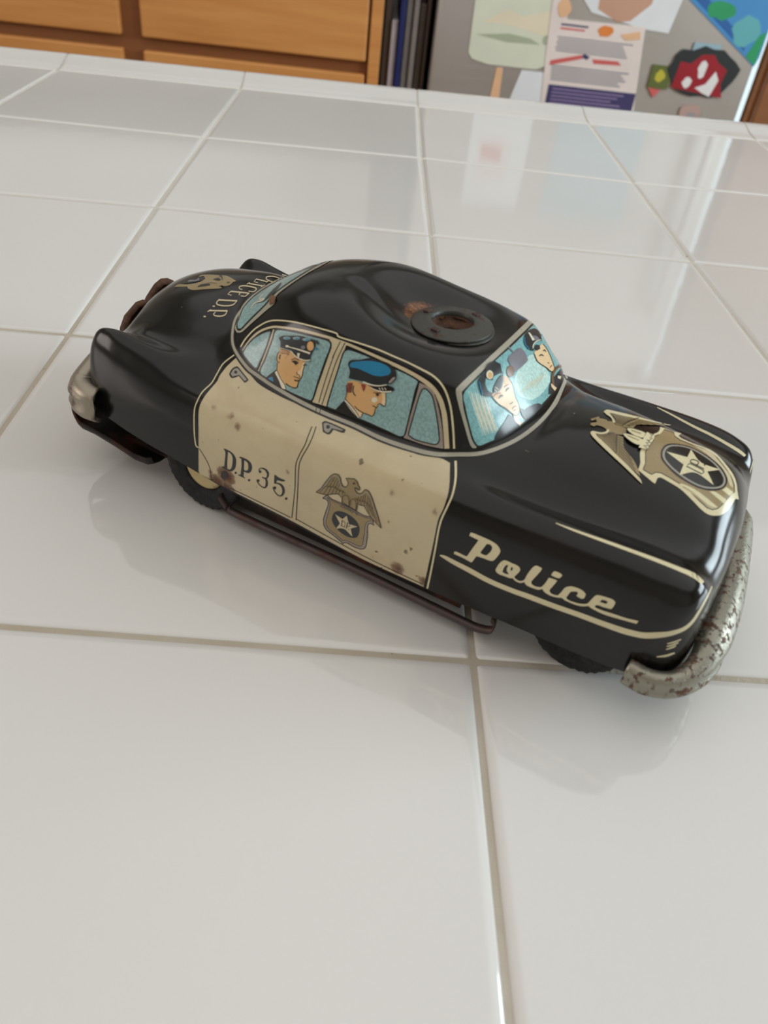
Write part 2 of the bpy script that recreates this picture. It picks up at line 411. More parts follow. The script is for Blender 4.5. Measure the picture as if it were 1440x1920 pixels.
# raised edge trim pieces along the far edge
prof = [(1.2, -2.6, (-1, .2)), (1.6, -0.9, (-.8, .6)), (3.0, -0.1, (-.3, .95)), (11, 0.2, (-.1, 1)), (20, 1.6, (-.28, .96)), (29, 4.6, (-.3, .95)), (37, 6.2, (0, 1)),
        (44, 5.2, (.4, .9)), (48.5, 1.5, (.85, .5)), (50, -4, (1, 0)), (50, -42, (1, 0)), (46, -44, (0, -1))]
for i in range(-3, 6):
    a, b = Vector(gp(i, 0)), Vector(gp(i + 1, 0)); d = (b - a).normalized(); nrm = Vector((-d.y, d.x))
    V, N, Fc = [], [], []
    for e, p in ((0, a + d * 1.0), (1, b - d * 1.0)):
        for (o_, z, (h, u)) in prof:
            q = p + nrm * o_; V.append((q.x, q.y, z)); N.append(Vector((nrm.x * h, nrm.y * h, u)).normalized())
    m = len(prof)
    Fc = [(k, k + m, k + m + 1, k + 1) for k in range(m - 1)] + [tuple(range(m))] + [tuple(range(2 * m - 1, m - 1, -1))]
    cmesh('edge_tile', V, Fc, m_tile, normals=N)
# grout bed just below the glaze, and along the trim
V, Fc = [], []
a, b, c_, d = (-3 * S, -6 * S), (6 * S, -6 * S), gp(6, 0), gp(-3, 0)
v1 = [(a[0], a[1], -0.6), (b[0], b[1], -0.6), (c_[0], c_[1] + 2, -0.6), (d[0], d[1] + 2, -0.6), (a[0], a[1], -8), (b[0], b[1], -8), (c_[0], c_[1] + 2, -8), (d[0], d[1] + 2, -8)]
f1 = [(0, 1, 2, 3), (7, 6, 5, 4), (0, 4, 5, 1), (1, 5, 6, 2), (2, 6, 7, 3), (3, 7, 4, 0)]
cmesh('grout', v1, f1, m_grout)
gs = []
for i in range(-2, 6):
    p = Vector(gp(i, 0)); L = []
    for (o_, z, _) in prof[2:11]:
        L.append((o_ + 0.0, z - 0.6))
    V = []
    for sx in (-1.3, 1.3):
        V += [(p.x + sx - 0.05 * o_, p.y + o_ - (0.8 if o_ > 40 else 0), z) for o_, z in L]
    m = len(L); gs.append((V, [(k, k + m, k + m + 1, k + 1) for k in range(m - 1)]))
for v1, f1 in gs: cmesh('grout', v1, f1, m_grout)
cmesh('substrate', *box_geo(-440, 900, -900, -6, -40, -8.5), plain('plywood', (170, 130, 90), 0.7))
cmesh('base', *box_geo(-430, 880, -880, -60, -900, -41), m_cabin)

# ================================================================ toy car
TH = math.radians(-29.0)
fv = Vector((math.cos(TH), math.sin(TH), 0)); lv = Vector((-math.sin(TH), math.cos(TH), 0))
CAR_O = fv * 520.0 + lv * -341.0
car = empty('toy_police_car', CAR_O * MM, TH)
tag(car, 'old black and cream tin toy police car with printed officers and rusty bumper', 'toy car')
RINV = Matrix.Rotation(-TH, 3, 'Z')
CAMC = RINV @ (CAM_LOC - CAR_O)                       # the photograph's viewpoint in car coordinates (mm)
RC = (RINV @ Euler(CAM_EUL).to_matrix())
# control net: rows front->rear; 12 columns (x,y,z), y = half width (near side is -y)
NET=[
# F0 open bottom edge of the nose
[(84.4, 38.3, 14.2), (86.4, 36.5, 14.3), (87.7, 34, 14.5), (88.6, 31, 15), (89.2, 28, 15), (89.6, 24, 15.3), (89.9, 20, 15.5), (90.1, 16, 15.7), (90.2, 12, 16), (90.3, 8, 16), (90.4, 4, 16), (90.4, 0, 16)],
# F1 mid nose face
[(81.5, 39.3, 14.1), (84.2, 38.6, 19.5), (86.3, 36.6, 24.5), (87.6, 34.3, 27.5), (88.3, 31.5, 29), (88.8, 28, 30), (89.1, 23, 31), (89.4, 18, 31.5), (89.6, 13.5, 32), (89.8, 9, 32), (89.9, 4.5, 32), (90.0, 0, 32)],
# F2 upper lip
[(77,39.8,14),(78.5,39.9,20.5),(80.5,39.6,27),(82.5,38.8,33),(84.8,36.5,37.3),(86.2,32,39.6),(86.6,26,38.2),(87.1,20.5,38.3),(87.4,15,39.6),(87.6,10,40.6),(87.8,5,41.3),(87.9,0,41.6)],
# F3
[(72,40,13.5),(72,40.3,20.5),(73.5,40.4,27.5),(75.5,40,34.5),(78.5,38,40.3),(80.5,33,43),(81,26.8,41.6),(81.3,21,42.4),(81.8,15.5,45),(82.2,10.5,46.6),(82.5,5,47.6),(82.6,0,48)],
# F4
[(63,40,13),(63.5,40.4,20),(65,40.6,28),(67,40.2,35.6),(69,38.3,41.2),(70,34,44),(71,27.2,42.6),(71,21.5,43.8),(71,16,47.6),(71,11,49.8),(71,5.5,51),(71,0,51.4)],
# F5
[(50,40,12.6),(50,40.4,20),(51,40.6,28),(52,40.3,35.8),(52.5,38.3,41.3),(53,34,44),(53.5,28,42.2),(54,22.5,44.5),(54,17,49.2),(54,11.5,51.6),(54,6,52.8),(54,0,53.2)],
# F6 cowl
[(38,40,12),(38,40.4,20),(38,40.6,28),(38,40.3,35.6),(38.2,38.3,41),(38.6,34.2,43.6),(39,28.8,43),(39.5,23.5,45.6),(40,18,48.8),(40.5,12.5,50.4),(41,6.5,51.4),(41,0,51.6)],
# F7 windshield base (belt)
[(24,40,11.5),(23,40.4,20),(22,40.6,28),(21.5,40.3,35.5),(21.5,38.3,40.8),(21.5,34.5,43.6),(22.4,29.2,45.4),(27.2,24,47.4),(30.8,18.3,48.6),(32.8,12.5,49.6),(34,6.3,50.3),(34.4,0,50.5)],
# F8 windshield lower-mid
[(18,40,11.4),(18,40.4,20),(18,40.6,28),(17.8,40.3,35.4),(17.6,38.4,40.6),(17.8,34.8,43.6),(19,29.3,46.6),(22.6,25.2,51.5),(25.6,19.2,54),(27.2,13,55.3),(28.2,6.6,56),(28.5,0,56.2)],
# F9 windshield top
[(13,40,11.4),(13,40.4,20),(13,40.6,28),(13,40.3,35.3),(13,38.5,40.5),(13,35,43.6),(13.8,29.8,46.8),(15.6,26.4,54.5),(17.2,22.8,61),(19.2,15.5,63),(20.4,7.7,64.2),(20.8,0,64.6)],
# F10 roof front
[(6,40,11.4),(6,40.4,20),(6,40.6,28),(6,40.3,35.2),(6,38.6,40.4),(6,35.2,43.6),(6.4,30,46.6),(7.4,27,55.5),(8.6,24,62.6),(10,18,66.4),(11,9.5,68.2),(11.4,0,68.8)],
# F11
[(-4,40,11.8),(-4,40.4,20),(-4,40.6,28),(-4,40.3,35),(-4,38.7,40.2),(-4,35.4,43.5),(-4,30.2,46.4),(-4,27.2,56),(-4,24.3,63.8),(-4,18.6,68.4),(-4,10,71),(-4,0,71.8)],
# F12
[(-18,40,12.8),(-18,40.4,20),(-18,40.6,28),(-18,40.3,34.8),(-18,38.7,40),(-18,35.2,43.5),(-18,30.2,46.5),(-18,27,56),(-18,24.2,64.2),(-18,18.6,69),(-18,10,71.8),(-18,0,72.6)],
# F13
[(-30,40,13.4),(-30,40.4,20.5),(-30,40.6,28),(-30,40.2,34.5),(-30,38.4,39.6),(-30,34.8,43.6),(-30,29.8,47),(-29.8,26.4,55.5),(-29.6,23.4,63.2),(-29.8,18,67.6),(-30,9.6,70.4),(-30,0,71.2)],
# F14 rear roof edge
[(-42,40,14.2),(-42,40.4,21),(-42,40.6,28),(-42,40.1,34.2),(-42,38.2,39.4),(-41.6,34,44),(-40.4,28.6,48.2),(-38.6,24.8,55.5),(-38,21.2,61.4),(-39,15.8,65.4),(-39.6,8.2,67.8),(-40,0,68.4)],
# F15 rear window mid
[(-52,40,15.5),(-52,40.4,22),(-52,40.6,28.4),(-52,40,34.4),(-51.4,38,39.8),(-50.4,33.2,43.4),(-47.6,26.8,49.4),(-46,22.6,54.6),(-46.6,18,58.4),(-48,12.6,61),(-49,6.4,62.4),(-49.4,0,62.8)],
# F16 belt rear
[(-60,40,16.5),(-60,40.4,22.5),(-60,40.6,28.8),(-60,40.1,34.6),(-59.4,38,40.2),(-58.4,33.4,44),(-55.2,26.5,47.8),(-53.4,21.6,52),(-54.6,16.5,54.6),(-56,11.5,56),(-57,6,57),(-57.4,0,57.4)],
# F17
[(-69,40,17.5),(-69,40.4,23),(-69,40.6,29.4),(-69,40.1,35.2),(-68.6,38.2,41.2),(-68,34,45.6),(-67,27.8,46.2),(-66,22,50.4),(-66,16.5,54),(-66.4,11.2,56),(-66.8,5.6,57.2),(-67,0,57.6)],
# F18
[(-78, 40, 19), (-78, 40.3, 24.5), (-78, 40.4, 30.5), (-78, 39.9, 36.4), (-78, 38, 43), (-77.8, 34, 47), (-77.4, 28, 45.2), (-77.6, 22.4, 47.8), (-78.4, 16.8, 51.2), (-79.2, 11.2, 53.4), (-80, 5.6, 54.6), (-80.4, 0, 55.0)],
# F19
[(-85, 39.8, 20.5), (-85, 40, 26), (-85, 40, 31.6), (-85, 39.5, 37.6), (-85, 37.8, 44), (-85, 34.3, 47.8), (-85, 29, 44.6), (-86, 23, 44.2), (-88, 17, 46.5), (-89.6, 11.2, 48.3), (-90.6, 5.6, 49.3), (-91, 0, 49.7)],
# F20 rear lip
[(-90.5, 39.2, 21.8), (-90.8, 39, 27), (-91.0, 38.8, 32.6), (-91.0, 38.2, 38.6), (-90.6, 36.8, 43.6), (-90.4, 34, 45.8), (-90.6, 29, 42), (-92.4, 23, 40.6), (-94.2, 17, 41.3), (-95.8, 11.2, 42.3), (-96.8, 5.6, 42.9), (-97.1, 0, 43.1)],
# F21 rear face
[(-93,37.4,22.4),(-93.4,37,27),(-93.6,36.4,31.8),(-93.6,35.4,35.6),(-93.4,33.6,38),(-93.6,31,38),(-94.4,27,35),(-95.8,22,33.6),(-97.4,16.5,33.6),(-98.6,11,33.6),(-99.2,5.5,33.6),(-99.4,0,33.6)],
# F22 rear bottom edge
[(-94,35.4,22.8),(-94.6,34.4,24),(-94.8,33.4,25),(-95,32,25.4),(-95.2,30.4,25.4),(-95.6,28,25),(-96.2,25,24.6),(-97.2,20.5,24.4),(-98.2,15.6,24.2),(-98.9,10.5,24),(-99.3,5.2,24),(-99.4,0,24)],
]

def cr(P, sub):
    """Catmull-Rom through rows of P (k,n,3) with sub steps per span"""
    P = np.asarray(P, float)
    E0 = 2 * P[0] - P[1]; E1 = 2 * P[-1] - P[-2]
    Q = np.concatenate([E0[None], P, E1[None]])
    out = []
    for k in range(len(P) - 1):
        a, b, c, d = Q[k:k + 4]
        for s in range(sub):
            t = s / sub
            out.append(0.5 * ((2 * b) + (c - a) * t + (2 * a - 5 * b + 4 * c - d) * t * t + (3 * b - a - 3 * c + d) * t ** 3))
    out.append(P[-1]); return np.array(out)
net = np.array(NET, float)
right = net.copy(); right[:, :, 1] *= -1
left = net[:, :-1][:, ::-1].copy()
# the old toy is a little out of true: its far front pillar leans forward and out
for r_, (dx, dy) in {6: (1.0, .8), 7: (3.5, 1.8), 8: (3.5, 2.0), 9: (2.0, 1.2)}.items():
    for c_, w_ in ((5, .4), (6, 1), (7, 1), (8, .8), (9, .4)):
        left[r_, 10 - c_, 0] += dx * w_; left[r_, 10 - c_, 1] += dy * w_
full = np.concatenate([right, left], 1)                # rows x 23 columns, near side first
SUB = 8
g = cr(full, SUB)                                      # rows
g = np.transpose(cr(np.transpose(g, (1, 0, 2)), SUB), (1, 0, 2))
NR, NC = g.shape[:2]
flat = g.reshape(-1, 3)
def smooth(e0, e1, x):
    t = np.clip((x - e0) / (e1 - e0), 0, 1); return t * t * (3 - 2 * t)
CREASE = (-30, -5.5, -4, -10.5)
# dents of the old roof: pressed flat round the beacon hole, a long crease behind it
X, Y, Z = flat[:, 0].copy(), flat[:, 1].copy(), flat[:, 2].copy()
top = smooth(55, 61, Z)
d = np.sqrt(((X - 3) / 1.0) ** 2 + (Y / 0.95) ** 2)
wgt = top * (1 - smooth(8, 30, d))
flat[:, 2] = Z * (1 - wgt) + wgt * np.minimum(Z, 64.6)
ax, ay, bx, by = CREASE
L_ = math.hypot(bx - ax, by - ay); ux, uy = (bx - ax) / L_, (by - ay) / L_
s_ = (X - ax) * ux + (Y - ay) * uy; p_ = -(X - ax) * uy + (Y - ay) * ux
along = smooth(-4, 8, s_) * (1 - smooth(L_ - 6, L_ + 8, s_))
flat[:, 2] -= top * along * (0.55 * np.exp(-(p_ / 1.7) ** 2) + 0.45 * smooth(0, 2.5, -p_) * (1 - smooth(3, 11, -p_)))
g = flat.reshape(NR, NC, 3)

HOLE = (3.6, 0.0)
faces = []
for r in range(NR - 1):
    for c in range(NC - 1):
        i = r * NC + c
        q = (i, i + 1, i + NC + 1, i + NC)
        m = flat[list(q)].mean(0)
        if math.hypot(m[0] - HOLE[0], m[1] - HOLE[1]) < 5.6 and m[2] > 50: continue
        faces.append(q)
# orientation: make normals point outwards
def body_normals():
    dr = np.gradient(g, axis=0); dc = np.gradient(g, axis=1)
    n = np.cross(dr, dc); n /= np.linalg.norm(n, axis=2, keepdims=True) + 1e-9
    if n[NR // 2, NC // 2, 2] < 0: n = -n; return n, True
    return n, False
NRM, flip = body_normals()
q0 = faces[len(faces) // 2]
a_, b_, c3 = (Vector(flat[k]) for k in q0[:3])
if (b_ - a_).cross(c3 - a_).dot(Vector(NRM.reshape(-1, 3)[q0[0]])) < 0: faces = [q[::-1] for q in faces]
def tin(name, col, rough=0.3, vary=0.12, grime=0.25, scale=300, coat=0.15):
    """lithographed tin: colour with faint wear, speckles and uneven gloss"""
    n = NB(name); c = s2l(col)
    f = n.noise(60, 4, 0.6)
    a = tuple(min(1, v * (1 + vary)) for v in c); b = tuple(v * (1 - vary) for v in c)
    base = n.ramp(f, [(0.3, b), (0.7, a)])
    wear = n.ramp(n.noise(scale, 3, 0.65), [(0.68, 0.0), (0.74, grime)])
    base = n.mix(wear, base, s2l((84, 62, 44)))
    n.set(Base_Color=base, Roughness=n.ramp(n.noise(45, 5, 0.7), [(0.3, rough * 0.8), (0.75, rough * 1.3)]), Coat_Weight=coat, Coat_Roughness=0.12)
    n.bump(n.noise(55, 3, 0.5), 0.10, 0.0012)
    return n.m
def rusty(name, base, rust=(86, 46, 28), amt=(0.5, 0.58), metal=0.8, rough=0.32, scale=160, hi=None, bump=0.5):
    n = NB(name)
    f = n.noise(scale, 5, 0.62); g = n.noise(scale * 3, 3, 0.6)
    m = n.ramp(f, [(amt[0], 0.0), (amt[1], 1.0)])
    rc_ = n.ramp(g, [(0.3, s2l(tuple(v * 0.55 for v in rust))), (0.7, s2l(rust if hi is None else hi))])
    n.set(Base_Color=n.mix(m, s2l(base), rc_), Metallic=n.ramp(m, [(0, metal), (1, 0.1)]), Roughness=n.ramp(m, [(0, rough), (1, 0.65)]))
    n.bump(n.math('ADD', m, n.math('MULTIPLY', g, 0.5)), bump, 0.0003)
    return n.m
# black shell with sparse chips
n = NB('black_litho_tin')
chips = n.ramp(n.noise(210, 2, 0.55), [(0.765, 0.0), (0.785, 1.0)])
brown = n.ramp(n.noise(16, 3, 0.6), [(0.45, 0.0), (0.75, 0.5)])
base = n.mix(brown, s2l((14, 15, 15)), s2l((24, 15, 10)))
base = n.mix(chips, base, s2l((128, 122, 110)))
dst = n.node('ShaderNodeVectorMath'); dst.operation = 'DISTANCE'; n.link(n.coord(), dst.inputs[0]); dst.inputs[1].default_value = ((HOLE[0] - 8.5) * MM, 1.0 * MM, 64.5 * MM)
rk = n.math('MULTIPLY', n.ramp(n.math('DIVIDE', dst.outputs['Value'], 0.0085), [(0.2, 1.0), (1.0, 0.0)]), n.math('ADD', n.noise(420, 4, 0.7), 0.3))
base = n.mix(n.ramp(rk, [(0.22, 0.0), (0.42, 1.0)]), base, n.ramp(n.noise(700, 3, 0.6), [(0.35, s2l((70, 42, 26))), (0.65, s2l((140, 88, 50)))]))
scr = n.node('ShaderNodeMapping'); n.link(n.coord(), scr.inputs[0]); scr.inputs['Rotation'].default_value = (0.3, 0.5, 0.9); scr.inputs['Scale'].default_value = (60, 900, 900)
base = n.mix(n.ramp(n.noise(1.0, 2, 0.5, scr.outputs[0]), [(0.80, 0.0), (0.83, 0.35)]), base, s2l((110, 108, 104)))
n.set(Base_Color=base, Roughness=n.ramp(n.noise(70, 5, 0.7), [(0.3, 0.12), (0.75, 0.24)]), Coat_Weight=0.0, Specular_IOR_Level=0.42)
n.bump(n.noise(45, 3, 0.5), 0.10, 0.0015)
m_black = n.m
m_bump = rusty('rusted_silver_tin', (150, 147, 134), (92, 56, 40), (0.54, 0.62), 0.75, 0.36, 480, (128, 84, 60), 0.9)
m_bump2 = rusty('dull_silver_tin', (158, 150, 136), (96, 58, 36), (0.60, 0.72), 0.7, 0.38, 120)
m_rust = rusty('dark_rust', (34, 28, 26), (104, 54, 28), (0.50, 0.72), 0.3, 0.5, 90)
m_rail = rusty('brown_rail', (84, 74, 74), (96, 58, 44), (0.42, 0.7), 0.5, 0.42, 110)
m_rubber = plain('black_rubber', (40, 41, 42), 0.85, scale=420, vary=0.5, bump=1.0)
m_hub = rusty('cream_hub', (196, 178, 130), (96, 60, 36), (0.58, 0.68), 0.0, 0.35, 140)
m_ring = rusty('grey_green_ring', (60, 60, 55), (84, 56, 38), (0.56, 0.66), 0.1, 0.45, 220)
m_tab = rusty('tab_rust', (58, 38, 34), (84, 50, 40), (0.4, 0.6), 0.1, 0.6, 220)
m_redrust = rusty('brown_rust', (78, 52, 38), (112, 70, 44), (0.4, 0.6), 0.1, 0.7, 220)

body = mesh('body', flat.tolist(), faces, m_black, car, normals=NRM.reshape(-1, 3).tolist())
BVH = BVHTree.FromPolygons([Vector(v) for v in flat.tolist()], faces)
NF = NRM.reshape(-1, 3)
def snap(loc, idx):
    q = faces[idx]; ws = []; n = np.zeros(3); L = np.array(loc); 
    for k in q:
        w_ = 1 / (np.linalg.norm(flat[k] - L) ** 2 + 1e-3); n += NF[k] * w_
    n /= np.linalg.norm(n); return Vector(loc), Vector(n)
def hit_px(x, y):
    """the point of the body seen at pixel (x, y) of the photograph"""
    d = RC @ Vector(((x - 720) / F_PX, -(y - 960) / F_PX, -1)); d.normalize()
    loc, nor, idx, dist = BVH.ray_cast(CAMC, d)
    if loc is None:
        t = (Vector((0, 0, 40)) - CAMC).dot(d)
        # miss: closest body point to the sight line
        best = None
        for k in range(60):
            p = CAMC + d * (t - 110 + k * 4)
            l2, n2, i2, ds = BVH.find_nearest(p)
            if best is None or ds < best[0]: best = (ds, l2, i2)
        loc, idx = best[1], best[2]
    return snap(loc, idx)

def bm_part(name, fn, mat, smoothit=True, parent=None, **kw):
    v, f = fn; return mesh(name, v, f, mat, parent or car, smooth=smoothit, **kw)

def sweep(path, prof, closed_prof=False, taper=None):
    """path: list of (x,y,z, nx,ny) in plan with outward normal; prof: (out, up)"""
    V, Fc = [], []; m = len(prof)
    for (x, y, z, nx, ny) in path:
        f = taper(x, y) if taper else 1.0
        for (o, u) in prof: V.append((x + nx * o * f, y + ny * o * f, z + 14.6 + (u - 14.6) * (f if taper else 1.0)))
    for k in range(len(path) - 1):
        for j in range(m - (0 if closed_prof else 1)):
            a = k * m + j; b = k * m + (j + 1) % m
            Fc.append((a, b, b + m, a + m))
    if closed_prof:
        Fc.append(tuple(range(m))[::-1]); Fc.append(tuple(range((len(path) - 1) * m, len(path) * m)))
    return V, Fc

# ---- bumpers
def plan_path(ctrl, sub=8):
    P = cr(np.array([(x, y, z) for x, y, z in ctrl]), sub)
    T = np.gradient(P, axis=0); out = []
    for p, t in zip(P, T):
        n = np.array([t[1], -t[0]]); n /= np.linalg.norm(n)
        out.append((*p, *n))
    return out
fb_ctrl = [(77.5, -41.0, 0), (82.5, -41.6, 0), (87.8, -39.2, .2), (91.0, -33.5, .4), (92.0, -24, .6), (92.2, -12, .8), (91.6, 0, .8), (90.6, 12, .8), (89.4, 24, .6), (87.6, 33.5, .4), (85, 39.2, .2), (81, 41.6, 0), (77.0, 41.0, 0)]
fp = plan_path(fb_ctrl)
prof = [(-3.4, 25.4), (-0.6, 26.6), (1.8, 26.0), (3.8, 24.2), (5.0, 21.4), (4.6, 18.2), (4.0, 16.6), (4.9, 15.2), (5.2, 13.6), (4.5, 11.6), (3.0, 10.2), (0.6, 9.4), (-0.6, 9.4), (-0.6, 10.2), (0.8, 10.6), (2.6, 11.6), (3.7, 13.6), (3.4, 15.4), (2.8, 17.0), (3.6, 20.6), (2.6, 23.2), (0.8, 25.0), (-0.8, 25.8), (-3.2, 24.7)]
V, Fc = sweep(fp, prof, True, lambda x, y: 1.0 - 0.58 * float(smooth(24, 41.5, abs(y))) + 0.10 * float(smooth(86, 78, x)) * 0)
fbm = bm_part('front_bumper', (V, Fc), m_bump); fbm['label'] = 'silver front bumper speckled with rust'
rb_ctrl = [(-88, 40.2, -2.5), (-92.5, 40.6, -2.3), (-97.2, 38.4, -1.6), (-98.6, 31, 1.2), (-101.2, 22, 1.5), (-102.2, 10, 1.8), (-102.4, 0, 1.8), (-102.2, -10, 1.8), (-101.2, -22, 1.5), (-98.6, -31, 1.2), (-97.2, -38.4, -1.6), (-92.5, -40.6, -2.3), (-88, -40.2, -2.5)]
rp = plan_path(rb_ctrl)
prof = [(-3.6, 31.6), (-0.6, 32.4), (1.2, 32.0), (2.6, 30.8), (3.6, 28.6), (2.6, 26.8), (3.8, 25.0), (3.4, 22.8), (1.6, 21.4), (0.2, 21.2), (0.2, 22), (1.6, 22.6), (2.6, 24.6), (1.6, 26.8), (2.4, 28.6), (1.4, 30.2), (0.6, 31.2), (-0.6, 31.7), (-3.5, 30.9)]
V, Fc = sweep(rp, prof, True)
rbm = bm_part('rear_bumper', (V, Fc), m_bump2); rbm['label'] = 'dull rear bumper with creamy end'
# overriders of the rear bumper: rusty humps
def hump(cx, cy, w, h, x0, z0, mat, parent):
    V, Fc = [], []; n, m = 9, 9
    for i in range(n):
        for j in range(m):
            a = i / (n - 1) * 2 - 1; b = j / (m - 1)
            r = max(0.0, 1 - a ** 4) ** 0.5
            V.append((x0 - 2.6 * r * math.sin(math.pi * (0.12 + 0.8 * b)), cy + a * w, z0 + h * b * (0.55 + 0.45 * r)))
    for i in range(n - 1):
        for j in range(m - 1):
            q = i * m + j; Fc.append((q, q + 1, q + m + 1, q + m))
    o = mesh('overrider', V, Fc, mat, parent, smooth=True)
    md = o.modifiers.new('s', 'SOLIDIFY'); md.thickness = 0.0009; md.offset = 0
    return o
V, Fc = [], []
hs = [(-15.5, 26), (-14, 36.0), (-11.8, 39.4), (-8, 41.4), (-5, 41.2), (-3.4, 40.4), (-1.5, 42.6), (1, 44.6), (4, 45.4), (7, 44.6), (9.5, 43.0), (11.2, 38), (12, 26)]
for k, (y, h) in enumerate(hs):
    for j, (dx, f_) in enumerate(((-0.4, 0.0), (-3.0, 0.25), (-3.8, 0.6), (-2.8, 0.9), (-1.4, 1.0), (-0.2, 0.93))):
        V.append((-100.2 + dx, y, 24 + (h - 24) * f_))
for k in range(len(hs) - 1):
    for j in range(5): q = k * 6 + j; Fc.append((q, q + 1, q + 7, q + 6))
o = mesh('overrider', V, Fc, m_redrust, rbm, smooth=True); o['label'] = 'brown rusty guard in the middle of the bumper'
md = o.modifiers.new('s', 'SOLIDIFY'); md.thickness = 0.0009; md.offset = 0


# ---- chassis: base plate, folded side rails, tail plate
bp = []
bp.append(box_geo(-84, 80, -33, 33, 8.5, 9.5))
bm_part('base_plate', join_geo(bp), m_rust, False)
def rail(s):
    pts = [(-45, 8.6), (-42.5, 5.6), (-38, 4.6), (0, 5.0), (34, 4.4), (40, 4.6), (43.4, 6.0), (44, 8.4), (42.8, 10.4)]
    path = []
    P = cr(np.array([(x, s * 38.4, z) for x, z in pts]), 4)
    V, Fc = [], []
    sec = [(0.7, 1.0), (1.1, 0.0), (0.5, -1.1), (-0.8, -1.2), (-1.2, -0.2), (-0.9, 1.0)]
    for k, p in enumerate(P):
        for (o, u) in sec: V.append((p[0], p[1] + s * o, p[2] + u))
    m = len(sec)
    for k in range(len(P) - 1):
        for j in range(m): Fc.append((k * m + j, k * m + (j + 1) % m, (k + 1) * m + (j + 1) % m, (k + 1) * m + j))
    Fc.append(tuple(range(m))); Fc.append(tuple(range((len(P) - 1) * m, len(P) * m))[::-1])
    V2, F2 = box_geo(-43, 33, 34.6, 35.6, 5.6, 12.5); V2 = [(x, s * y, z) for x, y, z in V2]
    return ((V, Fc), (V2, F2))
for s in (-1, 1):
    r1, r2 = rail(s)
    o = bm_part('side_rail', r1, m_rail); o['label'] = 'rust brown folded tin rail'
    bm_part('side_flange', r2, m_rust, False)  # dark plate set back, standing in for the shaded gap under the sill
# tail plate: tray bent up towards the rear bumper
TP = [(-72.5, 7.6), (-75, 6.2), (-79, 6.8), (-86, 9.4), (-93, 11.6), (-98, 12.6), (-101.4, 13.4), (-102.4, 15.4), (-102.4, 18.6)]
V, Fc = [], []
ys = [-36.6, -36, -34, -30, -15, 0, 15, 30, 34, 36, 36.6]
for k, (x, z) in enumerate(TP):
    for y in ys:
        e = max(0, abs(y) - 30) / 6.6
        xx = x + (2.2 * e ** 2 if k > 5 else 0) + (1.2 * (abs(y) / 36.6) ** 2 if k > 4 else 0)
        up = 0.0 + (2.6 if abs(y) > 36.2 else 0.4 if abs(y) > 35 else 0)
        V.append((xx, y * (1 + 0.11 * min(1, max(0, k - 1) / 4)), z + up))
m = len(ys)
for k in range(len(TP) - 1):
    for j in range(m - 1): Fc.append((k * m + j, k * m + j + 1, (k + 1) * m + j + 1, (k + 1) * m + j))
tp = bm_part('tail_plate', (V, Fc), m_rust); tp['label'] = 'rusty dark tail plate under the boot'
md = tp.modifiers.new('s', 'SOLIDIFY'); md.thickness = 0.0008

# ---- wheels
def wheel(cx, R, yo, wdt, s):
    t = [(R * .5, 1.8), (R * .56, .8), (R * .72, 0), (R * .9, -.2), (R - .4, .3), (R, 1.3), (R, wdt - 1.6), (R - .7, wdt - .8), (R * .9, wdt - .2), (R * .5, wdt)]
    nseg = 72; V, Fc = [], []
    rnd = random.Random(int(cx) + int(yo))
    for k in range(nseg):
        a = 2 * math.pi * k / nseg
        for j, (r, w_) in enumerate(t):
            rr = r + (rnd.uniform(-.28, .28) if 1 < j < 8 else 0) + (0.25 if (k % 2 and 4 <= j <= 7) else 0)
            V.append((cx + rr * math.cos(a), s * (yo - w_), R + .6 + rr * math.sin(a)))
    m = len(t)
    for k in range(nseg):
        for j in range(m - 1):
            q = [k * m + j, k * m + j + 1, ((k + 1) % nseg) * m + j + 1, ((k + 1) % nseg) * m + j]
            Fc.append(tuple(q if s < 0 else q[::-1]))
    w1 = mesh('wheel', V, Fc, m_rubber, car)
    w1['label'] = 'rough black rubber wheel'
    t = [(R * .50, 1.6), (R * .47, .9), (R * .4, .6), (R * .3, 1.0), (R * .12, 0.8), (0.01, 0)]
    V, Fc = [], []; nseg = 40
    for k in range(nseg):
        a = 2 * math.pi * k / nseg
        for (r, w_) in t: V.append((cx + r * math.cos(a), s * (yo - w_), R + .6 + r * math.sin(a)))
    m = len(t)
    for k in range(nseg):
        for j in range(m - 1):
            q = [k * m + j, k * m + j + 1, ((k + 1) % nseg) * m + j + 1, ((k + 1) % nseg) * m + j]
            Fc.append(tuple(q if s < 0 else q[::-1]))
    mesh('hub_cap', V, Fc, m_hub, w1, smooth=True)
for s in (-1, 1):
    wheel(-52.5, 13.2, 37.6, 9, s); wheel(64.0, 12.6, 34.2, 9, s)
def tube(x, z, y0, y1, r, n=16):
    V = [(x + r * math.cos(2 * math.pi * k / n), y, z + r * math.sin(2 * math.pi * k / n)) for y in (y0, y1) for k in range(n)]
    return V, [(k, (k + 1) % n, (k + 1) % n + n, k + n) for k in range(n)]
for x in (-52.5, 64.0): bm_part('axle', tube(x, 13.4, -36, 36, 1.1), m_rail)

